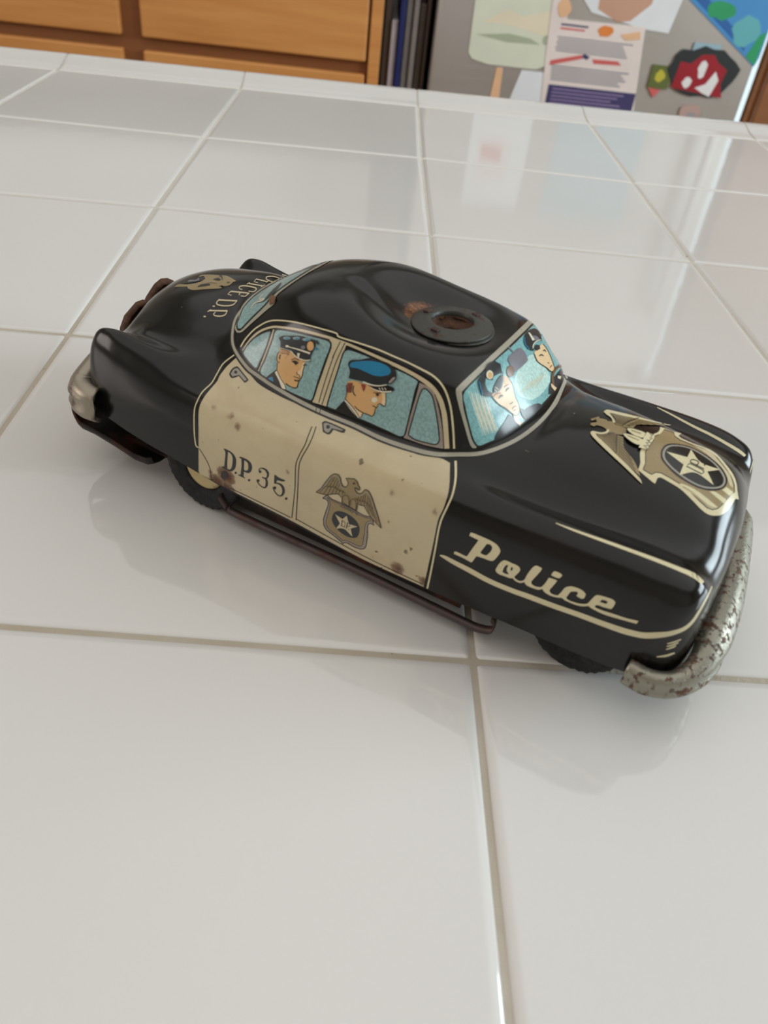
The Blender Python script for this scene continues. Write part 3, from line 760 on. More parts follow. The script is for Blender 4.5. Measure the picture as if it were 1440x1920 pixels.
# ---- roof ring (base of the lost beacon)
def z_at(x, y):
    l_, n_, i_, d_ = BVH.ray_cast(Vector((x, y, 120)), Vector((0, 0, -1))); return l_.z if l_ else 66
rz0 = 65.0
tilt = math.radians(2.0)
def ring_pt(x, y, z):
    x *= 0.93; y *= 0.93
    return (HOLE[0] + x * math.cos(tilt) - z * math.sin(tilt), HOLE[1] + y, rz0 + 0.3 + x * math.sin(tilt) + z * math.cos(tilt))
def lathe(prof, n=56):
    V, Fc = [], []; m = len(prof)
    for k in range(n):
        a = 2 * math.pi * k / n
        for r, z in prof: V.append(ring_pt(r * math.cos(a), r * math.sin(a), z))
    for k in range(n):
        for j in range(m - 1): Fc.append((k * m + j, ((k + 1) % n) * m + j, ((k + 1) % n) * m + j + 1, k * m + j + 1))
    return V, Fc
ring = bm_part('beacon_ring', lathe([(12.3, -1.9), (12.4, -0.9), (11.9, -0.5), (11.0, -0.55), (11.0, -0.35), (11.5, -0.3), (11.8, -0.05), (11.7, 0.2), (11.3, 0.35), (9.6, 0.75), (7.4, 1.15), (6.4, 1.25), (6.1, 1.05), (6.05, -0.6), (6.3, -1.2)]), m_ring)
ring['label'] = 'dark grey ring left from the lost roof beacon'
bm_part('socket', lathe([(6.15, 0.6), (6.0, -0.8), (5.0, -1.9), (3.9, -2.3), (3.6, -2.8), (3.6, -9)]), m_redrust, parent=ring)
for a in (62, 172, 262):
    a = math.radians(a); V = []
    v, f_ = box_geo(-0.9, 0.9, -1.1, 1.1, 0.5, 1.45, 0.2)
    v = [ring_pt((8.6 + x) * math.cos(a) - y * math.sin(a), (8.6 + x) * math.sin(a) + y * math.cos(a), z) for x, y, z in v]
    mesh('tab', v, f_, m_tab, ring)


# ================================================================ lithographed print
# The print is traced as outlines and brush lines; every point is laid on the tin shell itself.
INK = dict(cream=(200, 186, 152), lite=(214, 204, 166), grey=(150, 146, 136), lilac=(150, 138, 130), black=(16, 15, 14), gold=(148, 130, 92),
           sky=(138, 172, 172), teal=(124, 174, 176), pale=(188, 220, 212), skin=(212, 168, 112), skin2=(228, 198, 156), cap=(34, 38, 42), blue=(34, 126, 168),
           white=(222, 214, 190), brown=(112, 78, 50), red=(140, 58, 52), steel=(118, 116, 124), dkline=(38, 30, 22), rust=(104, 58, 30), silver=(164, 160, 144))
INKM = {}
def stains():
    """cream enamel with rust blooms at the places where the old toy has them"""
    n = NB('cream_litho_tin'); c = s2l(INK['cream'])
    f = n.noise(40, 4, 0.6); base = n.mix(n.ramp(n.noise(70, 6, 0.75), [(0.45, 0.0), (0.75, 0.35)]), n.ramp(f, [(0.3, tuple(v * 0.93 for v in c)), (0.7, tuple(v * 1.05 for v in c))]), s2l((176, 156, 120)))
    co = n.coord(); w1 = n.noise(500, 5, 0.75, co); w2 = n.noise(1100, 3, 0.7, co)
    tot = None
    for (x, y, r, a) in ((424, 892, 5.2, 1.0), (408, 905, 5.0, 1.0), (395, 885, 3.0, .5), (435, 780, 5, .45), (400, 765, 4.5, .42), (445, 800, 4.5, .45), (735, 925, 4.2, .42), (815, 960, 4.0, .42),
                         (745, 1065, 4.5, .7), (795, 1090, 4.2, .62), (700, 1045, 3.0, .4), (540, 885, 3, .45), (500, 765, 3, .35), (585, 855, 2.5, .3), (425, 930, 5, 1.0), (520, 950, 3, .3)):
        p, _ = hit_px(x, y)
        d = n.node('ShaderNodeVectorMath'); d.operation = 'DISTANCE'; n.link(co, d.inputs[0]); d.inputs[1].default_value = tuple(v * MM for v in p)
        k = n.math('MULTIPLY', n.ramp(n.math('DIVIDE', d.outputs['Value'], r * MM), [(0.0, 1.0), (1.0, 0.0)]), a)
        tot = k if tot is None else n.math('MAXIMUM', tot, k)
    m = n.ramp(n.math('MULTIPLY', tot, n.math('ADD', w1, 0.45)), [(0.30, 0.0), (0.42, 0.7), (0.7, 1.0)])
    halo = n.ramp(tot, [(0.25, 0.0), (0.9, 0.45)])
    col = n.mix(halo, base, s2l((170, 124, 76)))
    col = n.mix(m, col, n.ramp(w2, [(0.35, s2l((52, 32, 20))), (0.65, s2l((120, 72, 40)))]))
    spk = n.ramp(n.noise(330, 2, 0.5), [(0.70, 0.0), (0.735, 0.8)])
    col = n.mix(spk, col, s2l((92, 76, 54)))
    n.set(Base_Color=col, Roughness=n.ramp(m, [(0, 0.26), (1, 0.7)]), Coat_Weight=0.3, Coat_Roughness=0.12)
    n.bump(n.noise(40, 3, 0.5), 0.16, 0.002)
    return n.m
def ink(k):
    if k not in INKM:
        if k == 'panel': INKM[k] = stains()
        elif k in ('sky', 'teal', 'pale'):      # stippled blue glass print
            n = NB('print_' + k); c = s2l(INK[k]); f = n.noise(1500, 2, 0.6); g2 = n.noise(120, 4, 0.6)
            base = n.ramp(f, [(0.35, tuple(v * 0.80 for v in c)), (0.65, tuple(min(1, v * 1.14) for v in c))])
            base = n.mix(n.ramp(g2, [(0.62, 0.0), (0.76, 0.6)]), base, s2l((112, 120, 104)))
            n.set(Base_Color=base, Roughness=0.27, Coat_Weight=0.3, Coat_Roughness=0.1); INKM[k] = n.m
        else: INKM[k] = tin('print_' + k, INK[k], 0.27, 0.07, 0.25, 380)
    return INKM[k]
def even_odd(p, loops):
    x, y = p; c = False
    for L in loops:
        n = len(L); j = n - 1
        for i in range(n):
            xi, yi = L[i]; xj, yj = L[j]
            if (yi > y) != (yj > y) and x < (xj - xi) * (y - yi) / (yj - yi) + xi: c = not c
            j = i
    return c
def curve(pts, closed=False, step=5.0, corner=None):
    """Catmull-Rom densified to about step pixels"""
    n = len(pts); out = []
    rng = range(n) if closed else range(n - 1)
    for i in rng:
        g_ = (lambda k: pts[k % n]) if closed else (lambda k: pts[min(max(k, 0), n - 1)])
        a, b, c, d = g_(i - 1), g_(i), g_(i + 1), g_(i + 2)
        if corner is not None:            # keep sharp corners, round the gentle ones
            def turn(p, q, r):
                v1 = (q[0] - p[0], q[1] - p[1]); v2 = (r[0] - q[0], r[1] - q[1]); L1 = math.hypot(*v1); L2 = math.hypot(*v2)
                if L1 < 1e-6 or L2 < 1e-6: return 180
                lim = 1 if max(L1, L2) < 5 * min(L1, L2) else 3      # a long edge beside a short one stays straight
                return lim * math.degrees(math.acos(max(-1, min(1, (v1[0] * v2[0] + v1[1] * v2[1]) / (L1 * L2)))))
            if turn(a, b, c) > corner: a = (2 * b[0] - c[0], 2 * b[1] - c[1])
            if turn(b, c, d) > corner: d = (2 * c[0] - b[0], 2 * c[1] - b[1])
        L = math.hypot(c[0] - b[0], c[1] - b[1]); m = max(1, int(math.ceil(L / step)))
        for s in range(m):
            t = s / m
            out.append(tuple(0.5 * (2 * b[q] + (c[q] - a[q]) * t + (2 * a[q] - 5 * b[q] + 4 * c[q] - d[q]) * t * t + (3 * b[q] - a[q] - 3 * c[q] + d[q]) * t ** 3) for q in range(len(b))))
    if not closed: out.append(tuple(pts[-1]))
    return out
def straight(pts, step=5.0):
    out = []; n = len(pts)
    for i in range(n):
        a, b = pts[i], pts[(i + 1) % n]; L = math.hypot(b[0] - a[0], b[1] - a[1]); m = max(1, int(math.ceil(L / step)))
        out += [(a[0] + (b[0] - a[0]) * s / m, a[1] + (b[1] - a[1]) * s / m) for s in range(m)]
    return out
class Print:
    def __init__(self, name, parent, T=(0, 0, 1), label=None, base=0):
        self.name, self.parent, self.T, self.label, self.base = name, parent, T, label, base
        self.V, self.N, self.F, self.MI, self.mats, self.k = [], [], [], [], [], 0; self.step = 0.010
    def tp(self, pts): ox, oy, s = self.T; return [(ox + p[0] / s, oy + p[1] / s) + tuple(v / s for v in p[2:]) for p in pts]
    def _mi(self, col):
        m = ink(col)
        if m not in self.mats: self.mats.append(m)
        return self.mats.index(m)
    def _put(self, px, tris, col):
        self.k += 1; off = 0.032 + 0.008 * self.base + self.step * self.k; b = len(self.V); mi = self._mi(col)
        for (x, y) in px:
            p, n = hit_px(x, y); q = p + n * off; self.V.append(tuple(q)); self.N.append(tuple(n))
        for t in tris:
            a, b2, c = (Vector(self.V[b + k]) for k in t)
            # drop triangles stretched across the silhouette
            if max((a - b2).length, (b2 - c).length, (c - a).length) > 9: continue
            nn = (b2 - a).cross(c - a)
            t = tuple(b + k for k in t)
            if nn.dot(Vector(self.N[t[0]])) < 0: t = t[::-1]
            self.F.append(t); self.MI.append(mi)
    def poly(self, pts, col, smooth=False, holes=(), grid=3.6):
        grid = min(grid, 3.6); P = curve(self.tp(pts), True, 3.5, None if smooth else 52)
        loops = [P] + [curve(self.tp(h), True, 3.5, None if smooth else 52) for h in holes]
        vs_, es = [], []
        for L in loops:
            b = len(vs_); vs_ += [Vector(p) for p in L]; es += [(b + i, b + (i + 1) % len(L)) for i in range(len(L))]
        xs = [p[0] for p in P]; ys = [p[1] for p in P]
        y = min(ys) + grid / 2; r = 0
        while y < max(ys):
            x = min(xs) + grid / 2 + (grid / 2 if r % 2 else 0)
            while x < max(xs):
                if even_odd((x, y), loops): vs_.append(Vector((x, y)))
                x += grid
            y += grid * 0.87; r += 1
        v, e, f, *_ = delaunay_2d_cdt(vs_, es, [], 0, 1e-4)
        tr = [t for t in f if len(t) == 3 and even_odd((sum(v[k][0] for k in t) / 3, sum(v[k][1] for k in t) / 3), loops)]
        used = sorted({k for t in tr for k in t}); mp = {k: i for i, k in enumerate(used)}
        self._put([tuple(v[k]) for k in used], [tuple(mp[k] for k in t) for t in tr], col); return self
    def line(self, pts, w, col, smooth=True, closed=False):
        """brush line; w is one width or a list of widths in the tracing's own units"""
        ws = w if hasattr(w, '__len__') else [w] * len(pts)
        P = self.tp([tuple(p[:2]) + (ws[min(i, len(ws) - 1)],) for i, p in enumerate(pts)])
        if smooth and len(P) > 2: P = curve(P, closed, 3.0)
        else:
            Q = []
            for a, b in zip(P[:-1], P[1:]):
                m = max(1, int(math.hypot(b[0] - a[0], b[1] - a[1]) / 4)); Q += [tuple(a[q] + (b[q] - a[q]) * s / m for q in range(3)) for s in range(m)]
            P = Q + [P[-1]]
        if closed: P = P + [P[0]]
        px = []; n = len(P); mc = max(2, int(math.ceil(max(p[2] for p in P) / 2.2)))
        for i, (x, y, ww) in enumerate(P):
            a = P[i - 1] if i > 0 else (P[-2] if closed else P[0]); b = P[i + 1] if i < n - 1 else (P[1] if closed else P[-1])
            dx, dy = b[0] - a[0], b[1] - a[1]; L = math.hypot(dx, dy) or 1
            nx, ny = -dy / L * ww / 2, dx / L * ww / 2
            px += [(x + nx * (1 - 2 * j / mc), y + ny * (1 - 2 * j / mc)) for j in range(mc + 1)]
        tr = []
        for i in range(n - 1):
            for s in range(mc):
                q = (mc + 1) * i + s; tr += [(q, q + 1, q + mc + 2), (q, q + mc + 2, q + mc + 1)]
        self._put(px, tr, col); return self
    def dot(self, x, y, r, col, ry=None):
        n = 12; ry = ry or r
        return self.poly([(x + r * math.cos(2 * math.pi * k / n), y + ry * math.sin(2 * math.pi * k / n)) for k in range(n)], col)
    def build(self, mirror=False):
        V, N, Fc, MI = list(self.V), list(self.N), list(self.F), list(self.MI)
        o = mesh(self.name, V, Fc, self.mats, self.parent, normals=N, midx=MI)
        if self.label: o['label'] = self.label
        self.obj = o
        if mirror:
            V2, N2, ok = [], [], []
            for v, nn in zip(V, N):
                l_, n_, i_, d_ = BVH.find_nearest(Vector((v[0], -v[1], v[2])))
                off = (Vector(v) - hitoff(v)).length if False else 0.1
                s_, m_ = snap(l_, i_); V2.append(tuple(s_ + m_ * self._off(v))); N2.append(tuple(m_))
            F2 = [t[::-1] for t in Fc if V[t[0]][1] < -1]
            MI2 = [m for t, m in zip(Fc, MI) if V[t[0]][1] < -1]
            me = mesh(self.name, V2, F2, self.mats, self.parent, normals=N2, midx=MI2)
            if self.label: me['label'] = self.label
            self.mirror = me
        return o
    def _off(self, v):
        l_, n_, i_, d_ = BVH.find_nearest(Vector(v)); return max(0.06, d_)
A_ = (430, 590, 7.2); B_ = (600, 620, 5.538); C_ = (850, 590, 6.0); D_ = (1090, 750, 7.2); E_ = (1220, 790, 7.2); F_ = (580, 870, 9.0); G_ = (400, 820, 9.0)
H_ = (810, 980, 7.2); I_ = (990, 1040, 6.261); K2 = (420, 470, 2.88); R_ = (140, 470, 3.4286); NO = (1120, 1030, 4.5); K4 = (340, 800, 2.571); RR = (110, 660, 4.114)
def ab(T, pts): return [(T[0] + x / T[2], T[1] + y / T[2]) for x, y in pts]

# ---------------- cream doors
pan = Print('door_panel', body, label='cream painted doors spotted with rust')
rear_edge = ab(RR, [(1080, 935), (1080, 740), (1080, 600), (1082, 450), (1110, 370), (1160, 300), (1220, 230), (1245, 180), (1300, 110), (1370, 45)])
belt_edge = ab(A_, [(130, 590), (300, 830), (430, 960), (700, 1110), (900, 1200), (1100, 1280)]) + ab(B_, [(0, 850), (300, 950), (600, 1095), (900, 1240), (1050, 1295), (1250, 1325)])
front_edge = ab(K4, [(1295, 175), (1290, 300), (1265, 390), (1238, 450), (1215, 560), (1168, 772)])
bot = [(678, 1047), (550, 978), (433, 919), (399, 901)]
pan.poly(rear_edge + belt_edge + front_edge + bot, 'panel')
pan.line(ab(RR, [(1078, 735), (1058, 715), (1046, 600), (1048, 450), (1070, 378), (1110, 308), (1180, 240), (1222, 168), (1272, 88), (1362, 18)]), 2.2, 'lite')
pan.line(ab(K4, [(1322, 165), (1322, 250), (1308, 325), (1285, 380), (1255, 445), (1240, 500), (1226, 580), (1205, 690), (1186, 780)]), [4.5, 4, 3.6, 3.4], 'lite')
pan.line(ab(K4, [(630, 0), (612, 45), (595, 90), (568, 140), (552, 190), (548, 300), (533, 440)]), 1.9, 'dkline')
pan.line(ab(K4, [(650, 0), (635, 45), (612, 95), (583, 145), (568, 190), (562, 300), (554, 450)]), 1.9, 'dkline')
pan.line([(374, 841), (387, 862), (394, 879), (397, 903)], 1.2, 'dkline')
pan.line([(432, 915), (480, 938), (545, 970)], 1.3, 'dkline'); pan.line([(556, 973), (680, 1041), (792, 1095)], 1.3, 'dkline')
pan.dot(421.7, 891, 7, 'dkline', 8)
pan.build(True)
hd = Print('door_handle', body, A_, 'printed door handle', 6)
hd.poly([(0, 800), (40, 730), (95, 700), (125, 710), (190, 790), (262, 880), (240, 905), (205, 920), (130, 830), (80, 850), (40, 860), (15, 840)], 'dkline')
hd.poly([(22, 800), (55, 745), (95, 722), (118, 730), (180, 805), (240, 882), (208, 898), (135, 815), (90, 825), (45, 838)], 'grey'); hd.dot(88, 778, 22, 'dkline')
hd.build(True)
hd = Print('door_handle', body, B_, 'printed door handle', 6)
hd.poly([(20, 960), (50, 940), (130, 965), (268, 1028), (255, 1060), (230, 1062), (140, 1030), (110, 1070), (80, 1078), (30, 1050)], 'dkline')
hd.poly([(38, 970), (60, 958), (125, 980), (240, 1032), (228, 1042), (120, 1015), (95, 1055), (75, 1058), (45, 1035)], 'grey'); hd.dot(84, 1002, 20, 'dkline')
hd.build(True)

# ---------------- belt line round the glass
BL = [(566, 505), (551, 512), (510, 537), (475, 561), (447, 589), (437, 617), (438.5, 651), (461, 686), (482, 703.5), (524, 731), (569, 756), (614, 777), (663, 797), (715, 822), (767, 840), (812, 851), (854, 852), (906, 849), (962, 828), (1005, 798), (1035, 764), (1055, 725), (1064, 695), (1060, 677)]
bl = Print('belt_line', body, label='silver printed line round the windows', base=4)
bl.line(BL, [4, 5, 7, 8, 9, 10, 11, 13, 14, 15, 15, 15, 15, 15, 14, 13, 11, 10, 9, 9, 8, 7, 6, 5], 'black')
bl.line(BL, [2, 3, 4, 4, 4, 4.5, 5, 6, 6.5, 7, 7, 7, 7, 7.5, 8, 8, 8, 7.5, 7.5, 7.5, 7, 6.5, 6, 4], 'silver')
bl.line([(594, 762), (592, 774)], 1.2, 'black'); bl.line([(601.5, 764), (599.5, 777)], 1.2, 'black')
bl.build(True)

# ---------------- side windows
sw = Print('side_window', body, A_, 'printed side windows with cream frame', 5)
sw.T = (0, 0, 1)
outer = ab(A_, [(155, 435), (220, 330), (330, 210), (430, 140), (520, 95), (620, 78), (760, 85), (900, 105), (1050, 140), (1200, 180), (1440, 250)]) + ab(B_, [(200, 50 + 15), (400, 128), (600, 196), (760, 265), (900, 325), (1050, 400), (1160, 460), (1240, 530), (1300, 620), (1340, 730), (1365, 850), (1385, 1050), (1393, 1225)])
sw.line(outer, [2.6] * 10 + [3] * 6 + [3.6] * 8, 'lite')
inner = ab(A_, [(190, 490), (260, 375), (350, 275), (450, 210), (540, 178), (620, 165), (760, 178), (900, 198), (1050, 230), (1200, 270), (1400, 325)]) + ab(B_, [(130, 85), (300, 145), (500, 230), (700, 320), (850, 390), (1000, 470), (1120, 550), (1190, 620), (1245, 710), (1275, 800), (1295, 900), (1310, 1080), (1318, 1225)])
sw.line(inner, [4] * 8 + [5] * 6 + [6, 6.5, 7, 8, 8.5, 9, 9, 9.5, 9.5, 9.5], 'cream')
sw.poly([(618, 634), (652, 645), (645, 659), (612, 762), (586, 754), (622, 652)], 'cream')
sw.line(ab(A_, [(608, 205), (540, 420), (470, 600), (405, 765)]), 4.2, 'cream', False)
sw.poly(ab(B_, [(1035, 540), (1130, 585), (1190, 650), (1222, 760), (1252, 900), (1278, 1060), (1285, 1228), (1100, 1190), (950, 1140), (870, 1112), (910, 980), (1000, 680)]), 'lilac')
sw.line(ab(A_, [(1432, 500), (1340, 760), (1260, 1010), (1210, 1190)]), 1.6, 'dkline'); sw.line(ab(B_, [(215, 112), (185, 170), (130, 285)]), 1.6, 'dkline')
sw.line(ab(B_, [(262, 125), (225, 200), (160, 350), (90, 560), (22, 770)]), 1.6, 'dkline')
sw.line(ab(B_, [(1285, 1228), (1278, 1060), (1255, 900), (1225, 760), (1195, 660)]), 1.4, 'dkline')
swo = sw.build(True)
def pane(T, pts, bw, nm='window_pane'):
    p = Print(nm, swo, T, base=16)
    p.line(pts, bw, 'black', closed=True); p.poly(pts, 'sky', smooth=True)
    p.build(True)
pane(A_, [(200, 520), (250, 430), (330, 340), (420, 280), (500, 245), (558, 234), (550, 265), (480, 480), (400, 650), (375, 710), (352, 715), (290, 650), (240, 590)], 40)
pane(A_, [(640, 218), (760, 222), (900, 250), (1050, 285), (1200, 320), (1330, 360), (1362, 395), (1350, 470), (1290, 620), (1200, 880), (1140, 1080), (1112, 1145), (1080, 1150), (900, 1075), (760, 1005), (600, 915), (500, 845), (428, 772), (500, 600), (600, 330)], 46)
pane(B_, [(275, 212), (320, 207), (480, 265), (560, 300), (700, 350), (780, 400), (900, 455), (1005, 518), (1012, 545), (980, 640), (900, 980), (852, 1094), (700, 1035), (500, 945), (400, 905), (165, 818), (92, 790), (88, 765), (130, 620), (200, 400), (250, 240)], 30)
pane(B_, [(1075, 610), (1110, 620), (1160, 680), (1190, 800), (1215, 940), (1230, 1080), (1232, 1140), (1200, 1175), (1110, 1158), (1000, 1128), (938, 1088), (932, 1060), (990, 850), (1040, 680)], 26)

# rear seat officer
o1 = Print('printed_officer', swo, A_, 'officer in dark peaked cap printed in the rear side window', 20)
o1.poly([(500, 855), (560, 800), (640, 745), (700, 850), (760, 960), (770, 1010), (700, 985), (600, 920), (520, 880)], 'black')
o1.poly([(545, 850), (590, 840), (600, 910), (530, 870)], 'blue')
o1.poly([(690, 490), (850, 490), (900, 560), (1010, 610), (1030, 640), (1010, 720), (995, 790), (990, 830), (960, 870), (945, 900), (920, 980), (880, 990), (820, 965), (770, 935), (760, 985), (700, 870), (650, 750), (655, 650), (650, 560)], 'skin')
o1.poly([(1000, 650), (1025, 650), (1010, 730), (990, 800), (960, 850), (930, 810), (925, 770), (970, 740), (985, 690)], 'skin2')
o1.poly([(620, 780), (650, 752), (700, 860), (750, 950), (768, 1010), (715, 990), (680, 900)], 'white')
o1.line([(650, 750), (700, 860), (750, 940), (770, 1005)], 8, 'black'); o1.line([(505, 855), (570, 800), (645, 745)], 10, 'black')
o1.line([(655, 650), (650, 745)], 8, 'black', False)
o1.line([(770, 930), (820, 965), (880, 988), (920, 978), (945, 900), (990, 830), (1000, 760), (1030, 660)], [16, 12, 14, 14, 9, 9, 8, 7], 'black')
o1.line([(715, 520), (690, 498), (660, 530), (650, 600), (660, 640), (690, 640)], 8, 'black'); o1.line([(700, 540), (685, 570), (690, 600)], 14, 'dkline')
o1.poly([(690, 450), (820, 485), (812, 540), (780, 560), (760, 600), (745, 540), (690, 500)], 'skin')
for y in (0, 22, 44): o1.line([(700, 470 + y), (770, 482 + y), (815, 505 + y * .8)], 9, 'red' if y == 22 else 'black')
o1.poly([(848, 628), (900, 618), (945, 648), (925, 660), (905, 682), (885, 655)], 'black'); o1.line([(845, 610), (900, 590), (950, 620)], 9, 'brown')
o1.line([(1005, 690), (1035, 665), (1058, 692)], [5, 12, 4], 'black')
o1.line([(925, 770), (920, 800), (955, 815), (960, 850)], 8, 'black'); o1.line([(880, 830), (920, 848), (960, 860)], 8, 'black'); o1.line([(890, 880), (930, 895), (945, 880)], 16, 'black')
o1.poly([(680, 320), (720, 290), (830, 285), (970, 285), (1060, 310), (1180, 345), (1170, 420), (1110, 560), (1105, 600), (1110, 630), (1020, 615), (930, 580), (870, 530), (840, 480), (700, 440), (705, 370)], 'cap')
for cx, cy, rx in ((790, 318, 50), (920, 318, 48), (1055, 335, 58)): o1.dot(cx, cy, rx, 'sky', 19); o1.dot(cx + 10, cy + 4, rx * .5, 'blue', 10)
o1.line([(1190, 350), (1215, 400)], 26, 'cap', False); o1.dot(1185, 460, 26, 'blue', 14)
o1.dot(1010, 440, 30, 'steel', 26)
o1.dot(797, 425, 24, 'white', 17); o1.line([(800, 430), (900, 455), (1000, 485), (1105, 520)], [12, 16, 22, 26], 'white')
o1.dot(1108, 425, 56, 'black', 74); o1.dot(1110, 422, 46, 'skin', 64)
o1.line([(850, 490), (900, 550), (960, 590), (1040, 615), (1110, 610)], 13, 'white'); o1.poly([(935, 515), (970, 520), (955, 585), (935, 560)], 'white')
o1.build()

# driver seen from the side
o2 = Print('printed_officer', swo, B_, 'officer in blue topped peaked cap printed in the front side window', 20)
o2.poly([(160, 822), (255, 722), (300, 760), (400, 880), (385, 912), (280, 870)], 'black')
o2.poly([(275, 600), (290, 530), (370, 520), (520, 570), (640, 620), (685, 645), (688, 740), (680, 785), (640, 760), (610, 770), (600, 800), (570, 840), (550, 888), (500, 875), (440, 855), (425, 905), (350, 850), (268, 715), (285, 640)], 'skin')
o2.poly([(365, 790), (440, 850), (445, 862), (425, 900), (380, 850)], 'skin2'); o2.poly([(640, 640), (685, 648), (688, 740), (675, 780), (640, 755), (655, 700)], 'skin2')
o2.dot(570, 718, 32, 'white', 28)
o2.poly([(268, 712), (300, 750), (380, 840), (425, 900), (395, 905), (330, 830), (255, 730)], 'white')
o2.line([(268, 712), (320, 765), (380, 840), (420, 905), (448, 855)], 7, 'black'); o2.line([(255, 730), (320, 800), (395, 905)], 6, 'black')
o2.line([(365, 782), (400, 820), (455, 852), (510, 872), (545, 888), (570, 850), (578, 810), (595, 798)], [8, 10, 9, 9, 9, 8, 6, 6], 'black')
o2.line([(548, 775), (575, 788), (595, 795), (605, 765), (632, 755), (660, 782), (682, 775), (688, 720), (685, 650)], [7, 9, 7, 6, 7, 9, 8, 5, 5], 'black')
o2.line([(355, 570), (348, 620), (360, 660), (378, 672)], 9, 'black'); o2.poly([(430, 550), (480, 560), (470, 610), (455, 630), (445, 600)], 'red')
for k in range(5): o2.line([(288 - k, 545 + 20 * k), (345 - 2 * k, 545 + 20 * k)], 10, 'red', False); o2.line([(288 - k, 556 + 20 * k), (345 - 2 * k, 556 + 20 * k)], 5, 'black', False)
o2.line([(268, 715), (285, 640), (280, 560)], 6, 'black'); o2.poly([(585, 645), (620, 640), (615, 675), (595, 678)], 'dkline'); o2.line([(560, 640), (600, 645), (640, 640)], 8, 'brown')
o2.poly([(300, 345), (330, 305), (420, 300), (540, 285), (640, 320), (760, 380), (790, 410), (800, 460), (790, 500), (740, 545), (700, 550), (560, 545), (430, 520), (340, 500), (305, 490), (320, 420)], 'cap')
o2.poly([(318, 355), (345, 325), (430, 315), (550, 315), (650, 340), (715, 375), (745, 420), (720, 455), (640, 472), (560, 460), (470, 420), (400, 390), (330, 378)], 'blue', True)
o2.poly([(450, 520), (560, 548), (690, 560), (770, 590), (778, 615), (740, 632), (660, 628), (590, 610), (530, 575)], 'black')
o2.line([(455, 530), (540, 560), (620, 570), (700, 560)], [16, 14, 12, 10], 'white'); o2.line([(530, 585), (590, 615), (670, 632), (750, 628)], [6, 10, 13, 12], 'white')
for x in (620, 650, 680): o2.line([(x, 590), (x + 15, 612)], 8, 'white', False)
o2.poly([(705, 535), (760, 470), (800, 470), (798, 500), (740, 555)], 'black'); o2.poly([(718, 532), (765, 482), (790, 480), (785, 500), (738, 545)], 'lilac')
o2.build()

# ---------------- windscreen
wf = Print('windscreen', body, C_, 'printed windscreen with pale frame', 5)
wf.poly([(28, 860), (60, 800), (250, 620), (450, 435), (650, 250), (800, 105), (895, 15), (935, 40), (925, 62), (840, 150), (640, 345), (450, 520), (250, 715), (112, 858), (98, 900), (130, 1060), (190, 1280), (225, 1400), (262, 1478), (250, 1502), (215, 1500), (180, 1440), (110, 1200), (55, 1000)], 'silver')
wf.poly([(98, 890), (112, 850), (250, 710), (450, 515), (640, 340), (840, 145), (925, 58), (965, 95), (1070, 250), (1195, 425), (1256, 510), (1254, 620), (1215, 770), (1110, 915), (960, 1075), (770, 1245), (570, 1385), (390, 1465), (300, 1496), (255, 1480), (205, 1400), (165, 1255), (115, 1060)], 'black')
wfo = wf.build()
gl = Print('glass_print', wfo, C_, base=8); gl.step = 0.006
gl.poly([(118, 890), (250, 738), (450, 540), (640, 372), (800, 215), (925, 88), (955, 115), (1055, 262), (1180, 440), (1236, 520), (1234, 620), (1195, 755), (1095, 895), (945, 1055), (755, 1225), (558, 1362), (380, 1440), (300, 1472), (265, 1460), (225, 1390), (185, 1250), (138, 1050)], 'teal')
gl.poly([(690, 700), (830, 480), (930, 470), (1060, 640), (1085, 740), (1000, 880), (880, 960), (800, 940), (720, 880)], 'pale', True)  # pale patch: part print, part reflected glare painted in
rs = random.Random(4)
for k in range(9):
    x = 170 + k * 24; y0 = 860 + k * 6; gl.line([(x, y0), (x + 50, y0 + 160), (x + 120, y0 + 360), (x + 165 - k * 3, y0 + 500 - k * 12)], [6, 12 + 8 * (k % 2), 12 + 8 * (k % 2), 4], 'white' if k % 2 else 'pale')
for k in range(7): gl.line([(760 + k * 30, 880 - k * 12), (850 + k * 28, 760 - k * 14)], [3, 10], 'white', False)
gl.build()
mi = Print('printed_mirror', wfo, C_, base=26)
mi.line([(615, 370), (665, 425)], 16, 'steel', False)
mi.poly([(605, 510), (625, 470), (720, 385), (755, 380), (800, 430), (828, 500), (820, 530), (760, 590), (690, 645), (650, 600)], 'steel'); mi.dot(635, 640, 44, 'brown', 66)
mi.build()
p1 = Print('printed_officer', wfo, C_, 'officer in dark cap printed at the near side of the windscreen', 26)
p1.poly([(455, 1420), (480, 1340), (560, 1220), (620, 1120), (700, 1190), (740, 1250), (800, 1190), (760, 1120), (740, 1050), (800, 1070), (860, 1030), (950, 1000), (1000, 1030), (900, 1125), (760, 1230), (560, 1370)], 'cap')
p1.poly([(660, 1120), (720, 1130), (800, 1190), (740, 1250), (690, 1200)], 'white'); p1.poly([(725, 1150), (800, 1190), (765, 1215), (728, 1190)], 'teal')
p1.poly([(425, 905), (450, 850), (560, 690), (600, 705), (640, 760), (665, 850), (680, 920), (720, 1010), (735, 1080), (720, 1130), (680, 1130), (640, 1095), (580, 1050), (520, 1020), (470, 970)], 'skin2')
p1.poly([(430, 900), (520, 870), (560, 920), (500, 950), (440, 930)], 'skin'); p1.poly([(560, 700), (600, 710), (640, 780), (600, 800), (560, 780)], 'skin')
p1.line([(425, 920), (470, 975), (520, 1020), (580, 1055), (650, 1110), (700, 1138), (735, 1095), (728, 1020), (685, 910), (665, 820), (640, 755), (600, 705)], 8, 'black')
